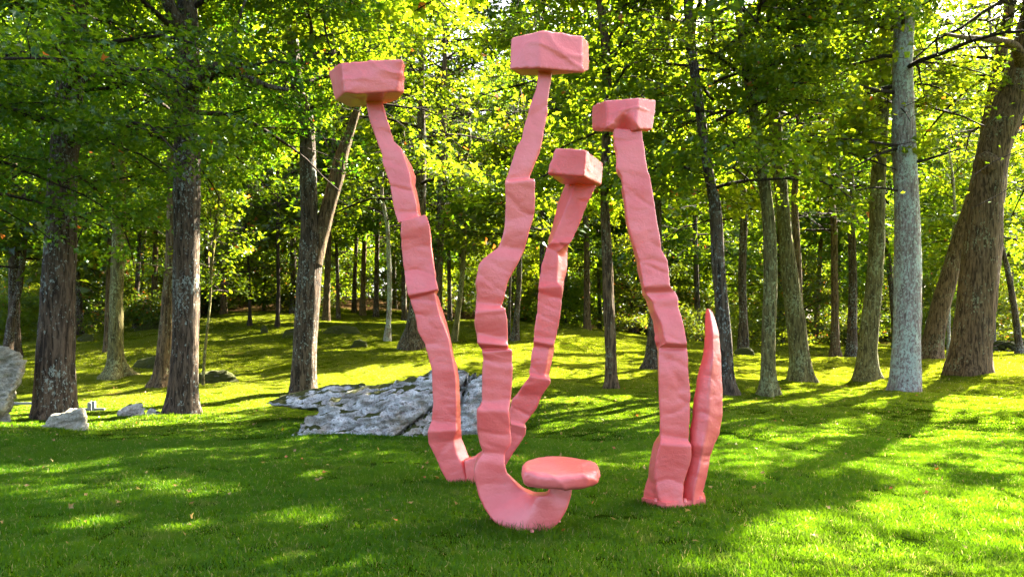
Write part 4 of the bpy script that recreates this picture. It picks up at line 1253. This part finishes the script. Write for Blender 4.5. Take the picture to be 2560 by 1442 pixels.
# ------------------------------------------------------------------ grass
def patch(name, size, nb, hgt, wd, seed):
    r = np.random.default_rng(seed)
    p = r.uniform(-size / 2, size / 2, (nb, 2))
    cl = 0.7 + 0.3 * np.sin(p[:, 0] * 9 + seed) * np.sin(p[:, 1] * 8 + 1)
    h = hgt * r.uniform(0.45, 1.15, nb) * cl
    az = r.uniform(0, 2 * PI, nb)
    fa = r.uniform(0, 2 * PI, nb)
    bend = r.uniform(0.15, 1.0, nb)
    sd = np.c_[np.cos(fa), np.sin(fa), np.zeros(nb)] * (wd * r.uniform(0.6, 1.3, nb))[:, None] / 2
    b = np.c_[p, np.full(nb, -0.01)]
    d = np.c_[np.cos(az), np.sin(az)]
    m_ = b + np.c_[d * (h * bend * 0.25)[:, None], h * 0.55]
    t_ = b + np.c_[d * (h * bend * 0.85)[:, None], h * (1.0 - 0.3 * bend)]
    V = np.stack([b - sd, b + sd, m_ + sd * 0.8, m_ - sd * 0.8, t_], 1).reshape(-1, 3)
    k = (np.arange(nb) * 5)[:, None]
    Q = np.array([[0, 1, 2, 3]]) + k
    T = np.array([[3, 2, 4]]) + k
    rnd = r.random(nb)
    me = mesh(name, V, [Q, T], M_GRASS, True, {'leaf_rand': ('FACE', np.r_[rnd, rnd])})
    return me


def grass_field(name, label, meshes, pts, seed, smin, smax):
    c_ = bpy.data.collections.new(name + '_tufts')
    for i, me in enumerate(meshes):
        c_.objects.link(bpy.data.objects.new(name + '_tuft', me))
    vm = bpy.data.meshes.new(name)
    vm.vertices.add(len(pts)); vm.vertices.foreach_set('co', np.asarray(pts, np.float32).ravel()); vm.update()
    vm.materials.append(M_GRASS)
    pts = np.asarray(pts); e = 0.25
    sxx = (gz(pts[:, 0] + e, pts[:, 1]) - gz(pts[:, 0] - e, pts[:, 1])) / (2 * e)
    syy = (gz(pts[:, 0], pts[:, 1] + e) - gz(pts[:, 0], pts[:, 1] - e)) / (2 * e)
    rr_ = np.random.default_rng(seed)
    rot = []
    for a_, b_, c_z in zip(sxx, syy, rr_.uniform(0, 6.283, len(pts))):
        q_ = Vector((0, 0, 1)).rotation_difference(Vector((-a_, -b_, 1)).normalized())
        from mathutils import Quaternion
        rot.append(tuple((q_ @ Quaternion((0, 0, 1), c_z)).to_euler()))
    at = vm.attributes.new('rot', 'FLOAT_VECTOR', 'POINT'); at.data.foreach_set('vector', np.array(rot, np.float32).ravel())
    o = obj(name, vm)
    g_ = bpy.data.node_groups.new(name, 'GeometryNodeTree')
    g_.interface.new_socket('Geometry', in_out='INPUT', socket_type='NodeSocketGeometry')
    g_.interface.new_socket('Geometry', in_out='OUTPUT', socket_type='NodeSocketGeometry')
    N = g_.nodes
    gi, go_ = N.new('NodeGroupInput'), N.new('NodeGroupOutput')
    ip = N.new('GeometryNodeInstanceOnPoints')
    ci = N.new('GeometryNodeCollectionInfo')
    ci.inputs['Collection'].default_value = c_
    ci.inputs['Separate Children'].default_value = True
    ci.inputs['Reset Children'].default_value = True
    ip.inputs['Pick Instance'].default_value = True
    rv = N.new('GeometryNodeInputNamedAttribute'); rv.data_type = 'FLOAT_VECTOR'
    rv.inputs[0].default_value = 'rot'
    rs = N.new('FunctionNodeRandomValue'); rs.data_type = 'FLOAT'
    rs.inputs[2].default_value = smin; rs.inputs[3].default_value = smax
    rs.inputs['Seed'].default_value = seed
    L = g_.links.new
    L(gi.outputs[0], ip.inputs['Points']); L(ci.outputs[0], ip.inputs['Instance'])
    L(rv.outputs[0], ip.inputs['Rotation']); L(rs.outputs[1], ip.inputs['Scale'])
    L(ip.outputs[0], go_.inputs[0])
    md = o.modifiers.new('grass', 'NODES'); md.node_group = g_
    return tag(o, label, 'grass', kind='stuff')


def field_pts(d0, d1, step, r, margin=0.06):
    xs, ys = [], []
    y = d0
    while y < d1:
        half = (0.643 + margin) * y + 0.5
        x = np.arange(-half, half, step)
        xs.append(x + r.uniform(-step * .3, step * .3, len(x))); ys.append(y + r.uniform(-step * .3, step * .3, len(x)))
        y += step
    x = np.concatenate(xs); y = np.concatenate(ys)
    return np.c_[x, y, gz(x, y)]


r = np.random.default_rng(5)
near_p = field_pts(4.6, 13.0, 0.42, r)
mid_p = field_pts(13.0, 30.0, 0.8, r)
far_p = field_pts(30.0, 53.0, 1.35, r, 0.03)
grass_field('lawn_grass', 'short lush green lawn grass around the pink sculptures', [patch('tuft', 0.55, 1900, 0.075, 0.0055, k) for k in range(4)], near_p, 1, 0.85, 1.25)
grass_field('lawn_grass', 'short olive lawn grass under the trees beyond the sculptures', [patch('tuft', 1.05, 2600, 0.055, 0.012, 20 + k) for k in range(3)], mid_p, 2, 0.85, 1.2)

grass_field('lawn_grass', 'thin mossy grass on the rising lawn at the edge of the wood', [patch('tuft', 1.9, 2600, 0.06, 0.026, 30 + k) for k in range(3)], far_p, 4, 0.85, 1.2)
foot = []
for px, py, D in ((1225, 1300, 7.0), (1250, 1320, 6.9), (1290, 1338, 6.6), (1340, 1345, 6.5), (1390, 1325, 6.75), (1410, 1300, 7.0), (1110, 1205, 9.0), (1135, 1210, 8.95), (1165, 1212, 8.95), (1190, 1212, 9.0), (1590, 1246, 8.0), (1780, 1250, 8.05)):
    x_ = W(px, py, D)[0]
    foot.append((x_, D, g1(x_, D)))
grass_field('tall_grass', 'longer grass blades the mower missed around the feet of the pink sculptures', [patch('tuft', 0.24, 230, 0.12, 0.0055, 40 + k) for k in range(2)], np.array(foot), 3, 0.8, 1.2)

foot = []
for px, D in [(p_, 13.25) for p_ in range(765, 1260, 22)] + [(p_, 14.6) for p_ in range(70, 235, 18)] + [(p_, 17.1) for p_ in range(285, 425, 16)] + [(p_, 15.1) for p_ in range(-40, 40, 20)] + [(p_, 15.35) for p_ in range(680, 760, 18)]:
    x_ = W(px, 0, D)[0]
    foot.append((x_, D, g1(x_, D)))
grass_field('tall_grass', 'longer grass creeping over the edges of the boulders on the left', [patch('tuft', 0.3, 200, 0.13, 0.009, 50 + k) for k in range(2)], np.array(foot), 6, 0.7, 1.15)

# fallen leaves
n = 800
D_ = 6 + 26 * r.random(n) ** 0.8
x_ = r.uniform(-0.66, 0.66, n) * D_
V, T, rnd = leaves(np.c_[x_, D_, gz(x_, D_) + 0.05], r.normal(0, 1, (n, 3)), 0.06, r, 0.35, 0.0)
tag(obj('fallen_leaves', mesh('fallen_leaves', V, [T], M_DRY, False, {'leaf_rand': ('FACE', rnd)})), 'few dry yellow and brown leaves scattered over the lawn', 'leaves', kind='stuff')
